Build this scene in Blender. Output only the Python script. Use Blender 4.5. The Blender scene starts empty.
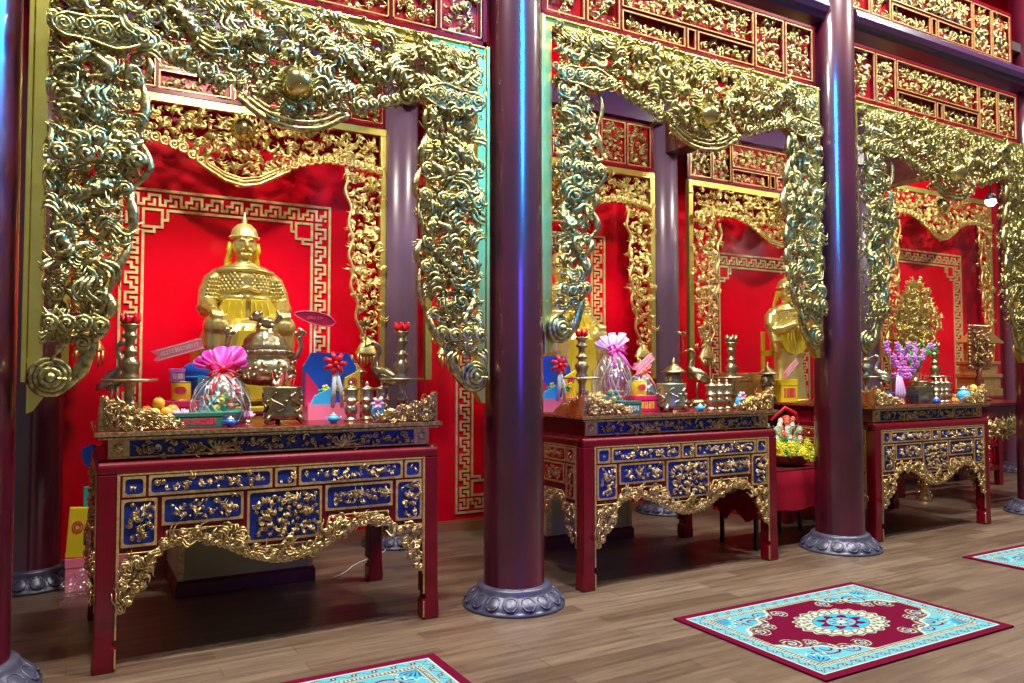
import bpy, math, random
import numpy as np
from mathutils import Vector, Matrix

PI = math.pi
C = bpy.context.scene.collection
sc = bpy.context.scene

# ------------------------------------------------------------------ camera
cam_d = bpy.data.cameras.new('camera')
cam = bpy.data.objects.new('camera', cam_d); C.objects.link(cam)
cam.location = (0, 0, 1.6)
cam.rotation_euler = (math.radians(90 + 2.2906), 0, -math.radians(29.5295))
cam_d.sensor_width = 36.0
cam_d.lens = 775.0 / 1024.0 * 36.0
cam_d.clip_start = 0.05
sc.camera = cam

# ------------------------------------------------------------------ colour management, world, lights
sc.view_settings.view_transform = 'Standard'
sc.view_settings.look = 'None'
sc.view_settings.gamma = 1.0
sc.view_settings.use_curve_mapping = False
sc.view_settings.exposure = 0.1

world = bpy.data.worlds.new('hall_daylight'); sc.world = world
world.use_nodes = True
world.node_tree.nodes['Background'].inputs[0].default_value = (0.92, 0.88, 1.0, 1)
world.node_tree.nodes['Background'].inputs[1].default_value = 0.16


def area(name, loc, target, sx, sy, power, col):
    l = bpy.data.lights.new(name, 'AREA'); l.shape = 'RECTANGLE'; l.size = sx; l.size_y = sy
    l.energy = power; l.color = col
    o = bpy.data.objects.new(name, l); C.objects.link(o); o.location = loc
    d = Vector(target) - Vector(loc)
    o.rotation_euler = d.to_track_quat('-Z', 'Y').to_euler()
    return o


# ceiling lights in front of the altars, spots between the two rows of columns, coloured lamps of the hall
for i, x in enumerate((-0.4, 2.7, 6.0, 9.3)):
    area('hall_ceiling_light', (x, 2.9, 7.4), (x + 0.1, 4.6, 0.0), 0.8, 0.3, 410, (1.0, 0.96, 0.88))
for i, (x, z) in enumerate(((1.15, 4.5), (4.38, 4.7), (7.75, 4.7), (11.1, 4.8))):
    area('altar_spot', (x, 5.0, z + .35), (x + 0.1, 6.7, 1.9), 0.4, 0.2, 95, (1.0, 0.93, 0.82))
for n, tgt, p in (('blue_stage_light', (2.7, 4.74, 3.3), 18), ('blue_stage_light', (6.13, 4.74, 3.3), 18)):
    area(n, (3.1, 0.85, 5.0), tgt, 0.5, 2.4, p, (0.0, 0.27, 1.0)).data.spread = math.radians(18)
area('blue_side_light', (2.3, 3.7, 4.9), (-0.5, 4.76, 3.2), 1.0, 2.2, 26, (0.0, 0.27, 1.0)).data.spread = math.radians(24)
area('violet_low_light', (2.5, 0.2, 2.2), (3.0, 4.7, 1.0), 1.1, 1.6, 6, (0.10, 0.05, 1.0)).data.spread = math.radians(40)

# ------------------------------------------------------------------ materials
M = {}


def mat(name, col, rough=0.5, metal=0.0, spec=0.5, coat=0.0, emis=None, estr=0.0, alpha=1.0, trans=0.0,
        var=None, vscale=6.0, vstretch=(1, 1, 1), bump=0.0, bscale=40.0, coat_rough=0.1, ior=None):
    m = bpy.data.materials.new(name); m.use_nodes = True
    nt = m.node_tree; b = nt.nodes['Principled BSDF']
    b.inputs['Base Color'].default_value = (*col, 1); b.inputs['Roughness'].default_value = rough
    b.inputs['Metallic'].default_value = metal; b.inputs['Specular IOR Level'].default_value = spec
    b.inputs['Coat Weight'].default_value = coat; b.inputs['Coat Roughness'].default_value = coat_rough
    b.inputs['Alpha'].default_value = alpha; b.inputs['Transmission Weight'].default_value = trans
    if ior: b.inputs['IOR'].default_value = ior
    if emis:
        b.inputs['Emission Color'].default_value = (*emis, 1); b.inputs['Emission Strength'].default_value = estr
    if var or bump:
        tc = nt.nodes.new('ShaderNodeTexCoord'); mp = nt.nodes.new('ShaderNodeMapping')
        mp.inputs['Scale'].default_value = vstretch
        nt.links.new(tc.outputs['Object'], mp.inputs[0])
    if var:
        n = nt.nodes.new('ShaderNodeTexNoise'); n.inputs['Scale'].default_value = vscale
        n.inputs['Detail'].default_value = 6; n.inputs['Roughness'].default_value = 0.6
        nt.links.new(mp.outputs[0], n.inputs['Vector'])
        r = nt.nodes.new('ShaderNodeValToRGB'); r.color_ramp.elements[0].position = 0.32; r.color_ramp.elements[1].position = 0.68
        r.color_ramp.elements[0].color = (*col, 1); r.color_ramp.elements[1].color = (*var, 1)
        nt.links.new(n.outputs[0], r.inputs[0]); nt.links.new(r.outputs[0], b.inputs['Base Color'])
    if bump:
        n2 = nt.nodes.new('ShaderNodeTexNoise'); n2.inputs['Scale'].default_value = bscale; n2.inputs['Detail'].default_value = 3
        nt.links.new(mp.outputs[0], n2.inputs['Vector'])
        bp = nt.nodes.new('ShaderNodeBump'); bp.inputs['Strength'].default_value = bump; bp.inputs['Distance'].default_value = 0.01
        nt.links.new(n2.outputs[0], bp.inputs['Height']); nt.links.new(bp.outputs[0], b.inputs['Normal'])
    M[name] = m
    return m


mat('gilt', (0.15, 0.125, 0.035), 0.34, 1.0, var=(0.74, 0.67, 0.29), vscale=34, bump=0.3, bscale=70)  # dark mottle puts the carving's crevice shade into the colour, scattered by noise
mat('gilt_bright', (0.55, 0.40, 0.08), 0.36, 0.92, var=(0.98, 0.84, 0.36), vscale=30, bump=0.2, bscale=60)
mat('gilt_flat', (0.66, 0.60, 0.12), 0.36, 0.95, var=(0.82, 0.76, 0.20), vscale=5, bump=0.05, bscale=30)
mat('gilt_pearl', (0.62, 0.54, 0.17), 0.2, 1.0, var=(0.76, 0.68, 0.28), vscale=6)
mat('gilt_line', (0.42, 0.24, 0.07), 0.4, 0.6, var=(0.74, 0.52, 0.22), vscale=40)
mat('gilt_warm', (0.22, 0.12, 0.03), 0.30, 0.95, var=(0.92, 0.70, 0.34), vscale=45)
mat('fret_gilt', (0.55, 0.42, 0.14), 0.42, 0.5, var=(0.80, 0.70, 0.34), vscale=14)
mat('statue_gilt', (0.78, 0.62, 0.15), 0.30, 0.75, var=(0.92, 0.80, 0.32), vscale=6)
mat('statue_yellow', (0.85, 0.66, 0.02), 0.35, 0.35, var=(0.95, 0.80, 0.08), vscale=8)
mat('bronze', (0.24, 0.20, 0.10), 0.32, 1.0, var=(0.50, 0.44, 0.26), vscale=26, bump=0.3, bscale=70)
mat('pale_bronze', (0.42, 0.36, 0.20), 0.30, 1.0, var=(0.78, 0.70, 0.46), vscale=22, bump=0.2, bscale=60)
mat('dark_bronze', (0.20, 0.17, 0.10), 0.32, 1.0, var=(0.42, 0.36, 0.22), vscale=22, bump=0.25, bscale=80)
mat('green_bronze', (0.30, 0.36, 0.26), 0.32, 0.9, var=(0.48, 0.50, 0.36), vscale=20, bump=0.2, bscale=60)
mat('red_wall', (0.50, 0.0, 0.006), 0.22, 0.0, spec=0.25, coat=0.08, var=(0.62, 0.0, 0.014), vscale=2.2, coat_rough=0.1)
mat('red_lacquer', (0.10, 0.0, 0.006), 0.28, 0.0, spec=0.3, coat=0.2, var=(0.15, 0.001, 0.010), vscale=7)
mat('crimson_panel', (0.30, 0.002, 0.006), 0.4, 0.0, spec=0.3, var=(0.40, 0.004, 0.01), vscale=9)
mat('blue_panel', (0.004, 0.012, 0.14), 0.35, 0.0, spec=0.4, var=(0.006, 0.03, 0.24), vscale=10)
mat('column_lacquer', (0.018, 0.001, 0.006), 0.45, 0.0, spec=0.2, coat=1.0, var=(0.075, 0.002, 0.012), vscale=2.5, vstretch=(1, 1, 0.4), coat_rough=0.16)
M['column_lacquer'].node_tree.nodes['Principled BSDF'].inputs['Coat IOR'].default_value = 1.75
mat('rear_column_lacquer', (0.09, 0.055, 0.11), 0.32, 0.0, coat=0.4, var=(0.13, 0.07, 0.11), vscale=2.5, vstretch=(1, 1, 0.4), coat_rough=0.3)
mat('beam_lacquer', (0.03, 0.012, 0.06), 0.3, 0.0, coat=0.4, var=(0.06, 0.012, 0.05), vscale=3, vstretch=(0.4, 1, 1))
mat('dark_wood', (0.05, 0.012, 0.010), 0.4, 0.0, coat=0.3, var=(0.10, 0.02, 0.015), vscale=5)
mat('base_stone', (0.04, 0.04, 0.075), 0.36, 0.2, var=(0.08, 0.08, 0.13), vscale=7, bump=0.1, bscale=30)
mat('ceiling_dark', (0.02, 0.012, 0.012), 0.7)
mat('skirting_wood', (0.22, 0.08, 0.03), 0.4, coat=0.3, var=(0.32, 0.13, 0.05), vscale=4, vstretch=(0.2, 1, 1))
mat('olive_board', (0.38, 0.34, 0.17), 0.5, var=(0.46, 0.42, 0.22), vscale=3)
mat('plinth_red', (0.07, 0.006, 0.014), 0.4, var=(0.12, 0.01, 0.02), vscale=5)
mat('rug_crimson', (0.115, 0.001, 0.022), 0.95, spec=0.08, bump=0.3, bscale=300)
mat('rug_blue', (0.10, 0.36, 0.45), 0.95, spec=0.08, bump=0.3, bscale=300)
mat('rug_ivory', (0.42, 0.48, 0.40), 0.95, spec=0.08, bump=0.3, bscale=300)
mat('rug_sky', (0.02, 0.34, 0.55), 0.95, spec=0.08, bump=0.3, bscale=300)
mat('rug_olive', (0.13, 0.12, 0.09), 0.95, spec=0.08, bump=0.3, bscale=300)
mat('red_cloth', (0.22, 0.001, 0.012), 0.8, spec=0.2, var=(0.30, 0.002, 0.02), vscale=6)
mat('black_metal', (0.02, 0.02, 0.025), 0.4, 0.5)
mat('orange_peel', (0.85, 0.42, 0.04), 0.4, bump=0.1, bscale=200)
mat('apple_green', (0.55, 0.66, 0.10), 0.3, var=(0.70, 0.60, 0.20), vscale=10)
mat('apple_red', (0.60, 0.05, 0.04), 0.3, var=(0.70, 0.25, 0.08), vscale=14)
mat('petal_pink', (0.85, 0.30, 0.62), 0.5, var=(0.95, 0.65, 0.85), vscale=20)
mat('magenta_tulle', (0.80, 0.01, 0.42), 0.45, var=(0.95, 0.10, 0.60), vscale=10)
mat('lilac_tulle', (0.60, 0.35, 0.75), 0.45, var=(0.80, 0.60, 0.90), vscale=14)
mat('red_ribbon', (0.78, 0.01, 0.03), 0.35)
mat('pink_ribbon', (0.95, 0.22, 0.36), 0.5)
mat('white_paint', (0.88, 0.88, 0.86), 0.45)
mat('white_petal', (0.80, 0.82, 0.72), 0.55)
mat('yellow_tin', (0.88, 0.62, 0.02), 0.35)
mat('yellow_petal', (0.80, 0.80, 0.02), 0.5, var=(0.95, 0.90, 0.10), vscale=30)
mat('gift_blue', (0.01, 0.12, 0.70), 0.35)
mat('gift_red', (0.72, 0.02, 0.10), 0.4)
mat('gift_yellow', (0.92, 0.72, 0.02), 0.4)
mat('gift_teal', (0.02, 0.42, 0.36), 0.35)
mat('gift_green', (0.02, 0.30, 0.12), 0.4)
mat('box_green', (0.03, 0.16, 0.10), 0.35)
mat('sky_blue', (0.05, 0.45, 0.85), 0.35)
mat('porcelain', (0.78, 0.86, 0.90), 0.15, coat=0.5)
mat('cobalt', (0.02, 0.12, 0.60), 0.15, coat=0.5)
mat('leaf_green', (0.03, 0.28, 0.07), 0.45, var=(0.08, 0.45, 0.14), vscale=15)
mat('orchid_violet', (0.40, 0.05, 0.62), 0.5, var=(0.90, 0.35, 0.80), vscale=18)
mat('glass_red', (0.75, 0.01, 0.02), 0.1, coat=0.5)
mat('lamp_glow', (1, 1, 1), 0.5, emis=(0.95, 0.97, 1.0), estr=60.0)
mat('teal_candy', (0.02, 0.36, 0.30), 0.3)
mat('coral_candy', (0.85, 0.20, 0.12), 0.3)
mat('incense_red', (0.35, 0.02, 0.02), 0.6)
mat('screen_brown', (0.16, 0.035, 0.02), 0.4, var=(0.30, 0.08, 0.04), vscale=20)
mat('shrine_gilt', (0.62, 0.30, 0.08), 0.32, 0.8, var=(0.85, 0.55, 0.20), vscale=20)
mat('cord_white', (0.6, 0.6, 0.55), 0.5)

# cellophane: clear crinkled film
cel = bpy.data.materials.new('cellophane'); cel.use_nodes = True
nt = cel.node_tree; nt.nodes.clear()
out = nt.nodes.new('ShaderNodeOutputMaterial'); mx = nt.nodes.new('ShaderNodeMixShader')
tr = nt.nodes.new('ShaderNodeBsdfTransparent'); gl = nt.nodes.new('ShaderNodeBsdfGlossy')
gl.inputs['Roughness'].default_value = 0.12; gl.inputs['Color'].default_value = (0.9, 0.93, 1, 1)
tr.inputs['Color'].default_value = (0.95, 0.96, 0.98, 1); mx.inputs[0].default_value = 0.2
tc = nt.nodes.new('ShaderNodeTexCoord'); nz = nt.nodes.new('ShaderNodeTexNoise'); nz.inputs['Scale'].default_value = 28
bp = nt.nodes.new('ShaderNodeBump'); bp.inputs['Strength'].default_value = 1.0; bp.inputs['Distance'].default_value = 0.03
nt.links.new(tc.outputs['Object'], nz.inputs['Vector']); nt.links.new(nz.outputs[0], bp.inputs['Height'])
nt.links.new(bp.outputs[0], gl.inputs['Normal'])
nt.links.new(tr.outputs[0], mx.inputs[1]); nt.links.new(gl.outputs[0], mx.inputs[2]); nt.links.new(mx.outputs[0], out.inputs[0])
M['cellophane'] = cel

# wooden plank floor, planks along x
fm = bpy.data.materials.new('plank_floor'); fm.use_nodes = True; nt = fm.node_tree; b = nt.nodes['Principled BSDF']
tc = nt.nodes.new('ShaderNodeTexCoord')
br = nt.nodes.new('ShaderNodeTexBrick'); br.inputs['Scale'].default_value = 1.0
br.inputs['Brick Width'].default_value = 1.15; br.inputs['Row Height'].default_value = 0.145
br.inputs['Mortar Size'].default_value = 0.0035; br.inputs['Mortar Smooth'].default_value = 0.3
br.inputs['Bias'].default_value = 0.0; br.offset = 0.37
br.inputs['Color1'].default_value = (0.10, 0.068, 0.048, 1); br.inputs['Color2'].default_value = (0.17, 0.13, 0.098, 1)
br.inputs['Mortar'].default_value = (0.10, 0.06, 0.04, 1)
nt.links.new(tc.outputs['Object'], br.inputs['Vector'])
mp = nt.nodes.new('ShaderNodeMapping'); mp.inputs['Scale'].default_value = (0.55, 7.0, 1)
nt.links.new(tc.outputs['Object'], mp.inputs[0])
nz = nt.nodes.new('ShaderNodeTexNoise'); nz.inputs['Scale'].default_value = 3.2; nz.inputs['Detail'].default_value = 8; nz.inputs['Roughness'].default_value = 0.65
nt.links.new(mp.outputs[0], nz.inputs['Vector'])
rp = nt.nodes.new('ShaderNodeValToRGB'); rp.color_ramp.elements[0].position = 0.3; rp.color_ramp.elements[1].position = 0.72
rp.color_ramp.elements[0].color = (0.55, 0.48, 0.42, 1); rp.color_ramp.elements[1].color = (1.35, 1.28, 1.2, 1)
nt.links.new(nz.outputs[0], rp.inputs[0])
mm = nt.nodes.new('ShaderNodeMixRGB'); mm.blend_type = 'MULTIPLY'; mm.inputs[0].default_value = 1.0
nt.links.new(br.outputs['Color'], mm.inputs[1]); nt.links.new(rp.outputs[0], mm.inputs[2])
nt.links.new(mm.outputs[0], b.inputs['Base Color'])
b.inputs['Roughness'].default_value = 0.36; b.inputs['Specular IOR Level'].default_value = 0.5
bp = nt.nodes.new('ShaderNodeBump'); bp.inputs['Strength'].default_value = 0.15; bp.inputs['Distance'].default_value = 0.01
nt.links.new(nz.outputs[0], bp.inputs['Height']); nt.links.new(bp.outputs[0], b.inputs['Normal'])
M['plank_floor'] = fm

# ------------------------------------------------------------------ geometry collector


class G:
    def __init__(s):
        s.V = []; s.F = []; s.MI = []; s.S = []; s.n = 0

    def add(s, verts, faces, mi=0, smooth=True):
        verts = np.asarray(verts, float)
        n = s.n
        s.V.append(verts)
        s.F += [tuple(n + i for i in f) for f in faces]
        s.MI += [mi] * len(faces); s.S += [smooth] * len(faces)
        s.n += len(verts)

    def box(s, x0, x1, y0, y1, z0, z1, mi=0):
        v = [(x, y, z) for z in (z0, z1) for y in (y0, y1) for x in (x0, x1)]
        s.add(v, [(0, 2, 3, 1), (4, 5, 7, 6), (0, 1, 5, 4), (2, 6, 7, 3), (0, 4, 6, 2), (1, 3, 7, 5)], mi, False)

    def lathe(s, prof, seg=24, c=(0, 0, 0), mi=0, fn=None, sx=1, sy=1, smooth=True):
        a = np.arange(seg) * 2 * PI / seg
        V = []
        for i, (r, z) in enumerate(prof):
            rr = np.full(seg, float(r))
            if fn: rr = rr * fn(a, i, z)
            V.append(np.c_[c[0] + sx * rr * np.cos(a), c[1] + sy * rr * np.sin(a), np.full(seg, c[2] + z)])
        V = np.vstack(V); F = []
        for i in range(len(prof) - 1):
            for j in range(seg):
                k = (j + 1) % seg
                F.append((i * seg + j, i * seg + k, (i + 1) * seg + k, (i + 1) * seg + j))
        F.append(tuple(range(seg))[::-1]); F.append(tuple((len(prof) - 1) * seg + j for j in range(seg)))
        s.add(V, F, mi, smooth)

    def tube(s, P, R, k=6, flat=1.0, up=(0, 1, 0), mi=0, smooth=True):
        P = np.asarray(P, float); n = len(P)
        R = np.full(n, float(R)) if np.isscalar(R) else np.asarray(R, float)
        T = np.gradient(P, axis=0); T /= (np.linalg.norm(T, axis=1, keepdims=True) + 1e-9)
        U = np.tile(np.array(up, float), (n, 1))
        N = np.cross(T, U); L = np.linalg.norm(N, axis=1, keepdims=True)
        bad = L[:, 0] < 1e-3
        if bad.any(): N[bad] = np.cross(T[bad], np.array([1.0, 0.2, 0.1])); L = np.linalg.norm(N, axis=1, keepdims=True)
        N /= L; B = np.cross(N, T)
        a = np.arange(k) * 2 * PI / k
        V = P[:, None, :] + R[:, None, None] * (np.cos(a)[None, :, None] * N[:, None, :] + flat * np.sin(a)[None, :, None] * B[:, None, :])
        V = V.reshape(-1, 3); F = []
        for i in range(n - 1):
            o = i * k
            for j in range(k):
                q = (j + 1) % k
                F.append((o + j, o + q, o + k + q, o + k + j))
        F.append(tuple(range(k))[::-1]); F.append(tuple((n - 1) * k + j for j in range(k)))
        s.add(V, F, mi, smooth)

    def ball(s, c, r, seg=12, rings=8, mi=0, sc_=(1, 1, 1)):
        P = [(r * math.sin(PI * i / rings) + 1e-5, -r * math.cos(PI * i / rings) * sc_[2]) for i in range(rings + 1)]
        s.lathe(P, seg, c, mi, None, sc_[0], sc_[1])

    def prism(s, poly, y0, y1, mi=0, plane='xz'):
        n = len(poly)
        if plane == 'xz':
            v = [(x, y0, z) for x, z in poly] + [(x, y1, z) for x, z in poly]
        elif plane == 'xy':
            v = [(x, y, y0) for x, y in poly] + [(x, y, y1) for x, y in poly]
        else:
            v = [(y0, x, z) for x, z in poly] + [(y1, x, z) for x, z in poly]
        F = [tuple(range(n)), tuple(range(n, 2 * n))[::-1]] + [(i, i + n, (i + 1) % n + n, (i + 1) % n) for i in range(n)]
        s.add(v, F, mi, False)

    def move(s, m):
        """transform everything by a 4x4 matrix"""
        A = np.array(m)
        s.V = [v @ A[:3, :3].T + A[:3, 3] for v in s.V]
        return s

    def soft(s, xm, zm):
        """squeeze stray strokes back inside the frame"""
        for v in s.V:
            x = v[:, 0]; o = np.abs(x) > xm; v[o, 0] = np.sign(x[o]) * (xm + (np.abs(x[o]) - xm) * .25)
            z = v[:, 2]; o = z > zm; v[o, 2] = zm + (z[o] - zm) * .45

    def merge(s, o):
        for v in o.V: s.V.append(v)
        s.F += [tuple(i + s.n for i in f) for f in o.F]; s.MI += o.MI; s.S += o.S; s.n += o.n

    def build(s, name, mats, parent=None, bevel=0):
        if not isinstance(mats, (list, tuple)): mats = [mats]
        me = bpy.data.meshes.new(name)
        me.from_pydata(np.vstack(s.V).tolist(), [], s.F)
        for m in mats: me.materials.append(M[m])
        me.polygons.foreach_set('material_index', s.MI); me.polygons.foreach_set('use_smooth', s.S)
        me.update()
        o = bpy.data.objects.new(name, me); C.objects.link(o)
        if parent: o.parent = parent
        if bevel:
            b = o.modifiers.new('bevel', 'BEVEL'); b.width = bevel; b.segments = 2; b.limit_method = 'ANGLE'
        return o


def tag(o, label, cat, group=None, kind=None):
    o['label'] = label; o['category'] = cat
    if group: o['group'] = group
    if kind: o['kind'] = kind
    return o


def thing(name, label, cat, loc=(0, 0, 0), rz=0, group=None):
    o = bpy.data.objects.new(name, None); C.objects.link(o)
    o.empty_display_size = 0.1
    o.location = loc; o.rotation_euler = (0, 0, rz)
    return tag(o, label, cat, group)


def struct(name, g, m):
    o = g.build(name, m); o['kind'] = 'structure'; return o


def dup(root, loc, label, rz=None, scale=None, group=None):
    def cp(o, par):
        c = o.copy(); C.objects.link(c)
        if par: c.parent = par
        for ch in list(o.children): cp(ch, c)
        return c
    r = cp(root, None); r.location = loc; r['label'] = label
    if rz is not None: r.rotation_euler = (0, 0, rz)
    if scale: r.scale = scale
    if group: r['group'] = group
    return r


# ------------------------------------------------------------------ carving strokes (local panel: x right, z up, y towards the wall)


def p3(x, z, y): return np.c_[x, np.broadcast_to(y, np.shape(x)), z]


def spiral(g, cx, cz, size, ang, hand, y, r, turns=1.3, n=13):
    t = np.linspace(-0.35, 1, n)
    th = ang + hand * turns * 2 * PI * t; r = r * 1.12
    rad = size * np.where(t < 0, 1 - t * 1.1, (1 - t) ** 0.8 * 0.93 + 0.07)
    g.tube(p3(cx + rad * np.cos(th), cz + rad * np.sin(th), y - 0.4 * size * np.clip(t, 0, 1)),
           r * np.interp(t, [-0.35, 0, 0.8, 1], [0.15, 1, 0.8, 1.1]), 6, 0.7)


def flame(g, x, z, ang, L, curl, y, r, n=8, rise=0.0):
    t = np.linspace(0, 1, n)
    h = ang + curl * np.sin(2 * PI * t * 0.95)
    dx = np.cos(h) * L / (n - 1); dz = np.sin(h) * L / (n - 1)
    X = x + np.cumsum(dx) - dx[0]; Z = z + np.cumsum(dz) - dz[0]
    g.tube(p3(X, Z, y - rise * np.sin(PI * t)), 1.25 * r * np.interp(t, [0, 0.3, 1], [0.6, 1, 0.06]), 5, 0.6)


def tuft(g, x, z, ang, L, y, r, rng, k=3):
    c = rng.uniform(0.5, 1.0) * rng.choice([-1, 1])
    for j in range(k):
        o = (j - (k - 1) / 2)
        flame(g, x - math.sin(ang) * o * r * 1.9, z + math.cos(ang) * o * r * 1.9, ang + o * 0.12, L * rng.uniform(0.75, 1.1), c, y + rng.uniform(-0.01, 0.01), r, rise=0.02)


def fill(g, inside, bx, bz, sp, size, rng, y0, depth, mix=(0.36, 0.42, 0.12), dirf=None):
    nx = int((bx[1] - bx[0]) / sp); nz = int((bz[1] - bz[0]) / sp)
    for i in range(nx + 1):
        for j in range(nz + 1):
            x = bx[0] + (i + rng.uniform(-0.45, 0.45)) * sp; z = bz[0] + (j + rng.uniform(-0.45, 0.45)) * sp
            if not inside(x, z): continue
            y = y0 - rng.uniform(0, depth); u = rng.random(); s = size * rng.uniform(0.7, 1.3)
            a = (dirf(x, z) if dirf else 0) + rng.gauss(0, 1.1)
            if u < mix[0]: spiral(g, x, z, s * 0.42, a, rng.choice([-1, 1]), y, s * 0.13, rng.uniform(0.9, 1.5))
            elif u < mix[0] + mix[1]: tuft(g, x, z, a, s * 1.7, y, s * 0.11, rng, rng.choice([2, 3, 4]))
            elif u < mix[0] + mix[1] + mix[2]: flame(g, x, z, a, s * 2.2, rng.choice([-1, 1]) * 1.3, y, s * 0.2, 10, 0.02)
            else: g.ball((x, y, z), s * 0.2, 7, 5)


def dragon(g, path, r, y, rng, head_dir=1):
    """scaled sinuous body along path (list of x,z), spine flames, claws and a horned head at its end"""
    P = np.array(path, float)
    d = np.r_[0, np.cumsum(np.hypot(*np.diff(P, axis=0).T))]
    n = max(60, int(d[-1] / 0.011)); s = np.linspace(0, d[-1], n)
    # smooth interpolation
    X = np.interp(s, d, P[:, 0]); Z = np.interp(s, d, P[:, 1])
    k = np.hanning(15); k /= k.sum()
    X = np.r_[X[:1].repeat(7), X, X[-1:].repeat(7)]; Z = np.r_[Z[:1].repeat(7), Z, Z[-1:].repeat(7)]
    X = np.convolve(X, k, 'valid'); Z = np.convolve(Z, k, 'valid')
    t = s / d[-1]
    Y = y - 0.025 * np.sin(s * 18)
    R = r * np.interp(t, [0, 0.15, 0.6, 1], [0.2, 0.7, 1, 0.8])
    kk = 12; T = np.gradient(np.c_[X, Z], axis=0); T /= np.linalg.norm(T, axis=1, keepdims=True) + 1e-9
    N = np.c_[-T[:, 1], T[:, 0]]
    a = np.arange(kk) * 2 * PI / kk
    scale = 1 + 0.30 * np.where((np.arange(n)[:, None] // 2 + np.arange(kk)[None, :] // 2) % 2 == 0, 1, -0.5)
    RR = R[:, None] * scale
    V = np.stack([X[:, None] + RR * np.cos(a) * N[:, 0:1], Y[:, None] + RR * np.sin(a), Z[:, None] + RR * np.cos(a) * N[:, 1:2]], -1).reshape(-1, 3)
    F = [(i * kk + j, i * kk + (j + 1) % kk, (i + 1) * kk + (j + 1) % kk, (i + 1) * kk + j) for i in range(n - 1) for j in range(kk)]
    g.add(V, F, 0, True)
    for i in range(6, n - 8, 5):
        side = 1
        ang = math.atan2(N[i, 1], N[i, 0])
        flame(g, X[i] + N[i, 0] * R[i] * .7, Z[i] + N[i, 1] * R[i] * .7, ang - 0.7, R[i] * 1.4, 0.5, Y[i], R[i] * 0.25, 5)
    for f in (0.3, 0.7):        # legs with claws
        i = int(n * f); ang = math.atan2(-N[i, 1], -N[i, 0])
        lx = X[i] + math.cos(ang) * r * 2.6; lz = Z[i] + math.sin(ang) * r * 2.6
        g.tube(p3(np.array([X[i], (X[i] + lx) / 2 + .02, lx]), np.array([Z[i], (Z[i] + lz) / 2, lz]), y - .03), [r * .6, r * .45, r * .3], 7)
        for q in range(4): flame(g, lx, lz, ang + (q - 1.5) * 0.55, r * 1.7, 0.6, y - .04, r * 0.17, 6)
        tuft(g, X[i], Z[i], ang + PI * 0.7, r * 2.6, y - 0.02, r * 0.2, rng, 4)
    hx, hz = X[-1], Z[-1]; ha = math.atan2(T[-1, 1], T[-1, 0]); c, s_ = math.cos(ha), math.sin(ha)
    def hp(u, v): return hx + c * u - s_ * v, hz + s_ * u + c * v
    q = [hp(u * r, v * r) for u, v in ((-.5, .2), (.3, .5), (1.2, .45), (2.1, .5), (2.6, .75))]
    g.tube(p3(np.array([a_[0] for a_ in q]), np.array([a_[1] for a_ in q]), y - .05), [r * .8, r * 1.0, r * .62, r * .5, r * .3], 9)
    q = [hp(u * r, v * r) for u, v in ((-.2, -.3), (.8, -.6), (1.9, -.75))]
    g.tube(p3(np.array([a_[0] for a_ in q]), np.array([a_[1] for a_ in q]), y - .05), [r * .5, r * .4, r * .22], 7)
    ex, ez = hp(.6 * r, 1.2 * r); g.ball((ex, y - .05 - r * .6, ez), r * .28, 8, 6)
    for o in (-.3, .3):
        bx_, bz_ = hp(-.1 * r, .9 * r); flame(g, bx_, bz_, ha + 2.4 + o, r * 2.8, 0.7, y - .06, r * .22, 8)
    for q_ in range(9):
        bx_, bz_ = hp(-.4 * r, (-1 + q_ * .25) * r); flame(g, bx_, bz_, ha + PI - 1.5 + q_ * 0.36, r * rng.uniform(2.4, 3.6), 0.6, y - .04, r * .2, 8, .02)
    for q_ in (-1, 1):
        bx_, bz_ = hp(2.4 * r, .3 * r); flame(g, bx_, bz_, ha + q_ * 1.2, r * 2.6, 1.2 * q_, y - .07, r * .12, 9)


# front arch local frame: x centred, z = 0 at top of rail. half width W
def zlow(x, W):
    t = abs(x) / W * 1.33
    return float(np.interp(t, [0, .1, .18, .26, .34, .45, .6, .75, .88, 1.33], [-.80, -.79, -.765, -.715, -.655, -.61, -.55, -.50, -.465, -.45]))


def drop_w(z, s=1, lw=1.0):      # width of side carving at height z
    if s < 0: return lw * float(np.interp(-z, [.40, .6, .95, 1.15, 1.33, 1.55, 1.7, 1.95, 2.1, 2.3, 2.45], [.46, .46, .43, .47, .39, .41, .33, .31, .25, .2, .03]))
    return float(np.interp(-z, [.40, .6, .75, 1.1, 1.3, 1.5, 1.8, 2.0, 2.2, 2.35, 2.45], [.46, .46, .47, .54, .48, .52, .49, .39, .30, .21, .03]))


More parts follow.
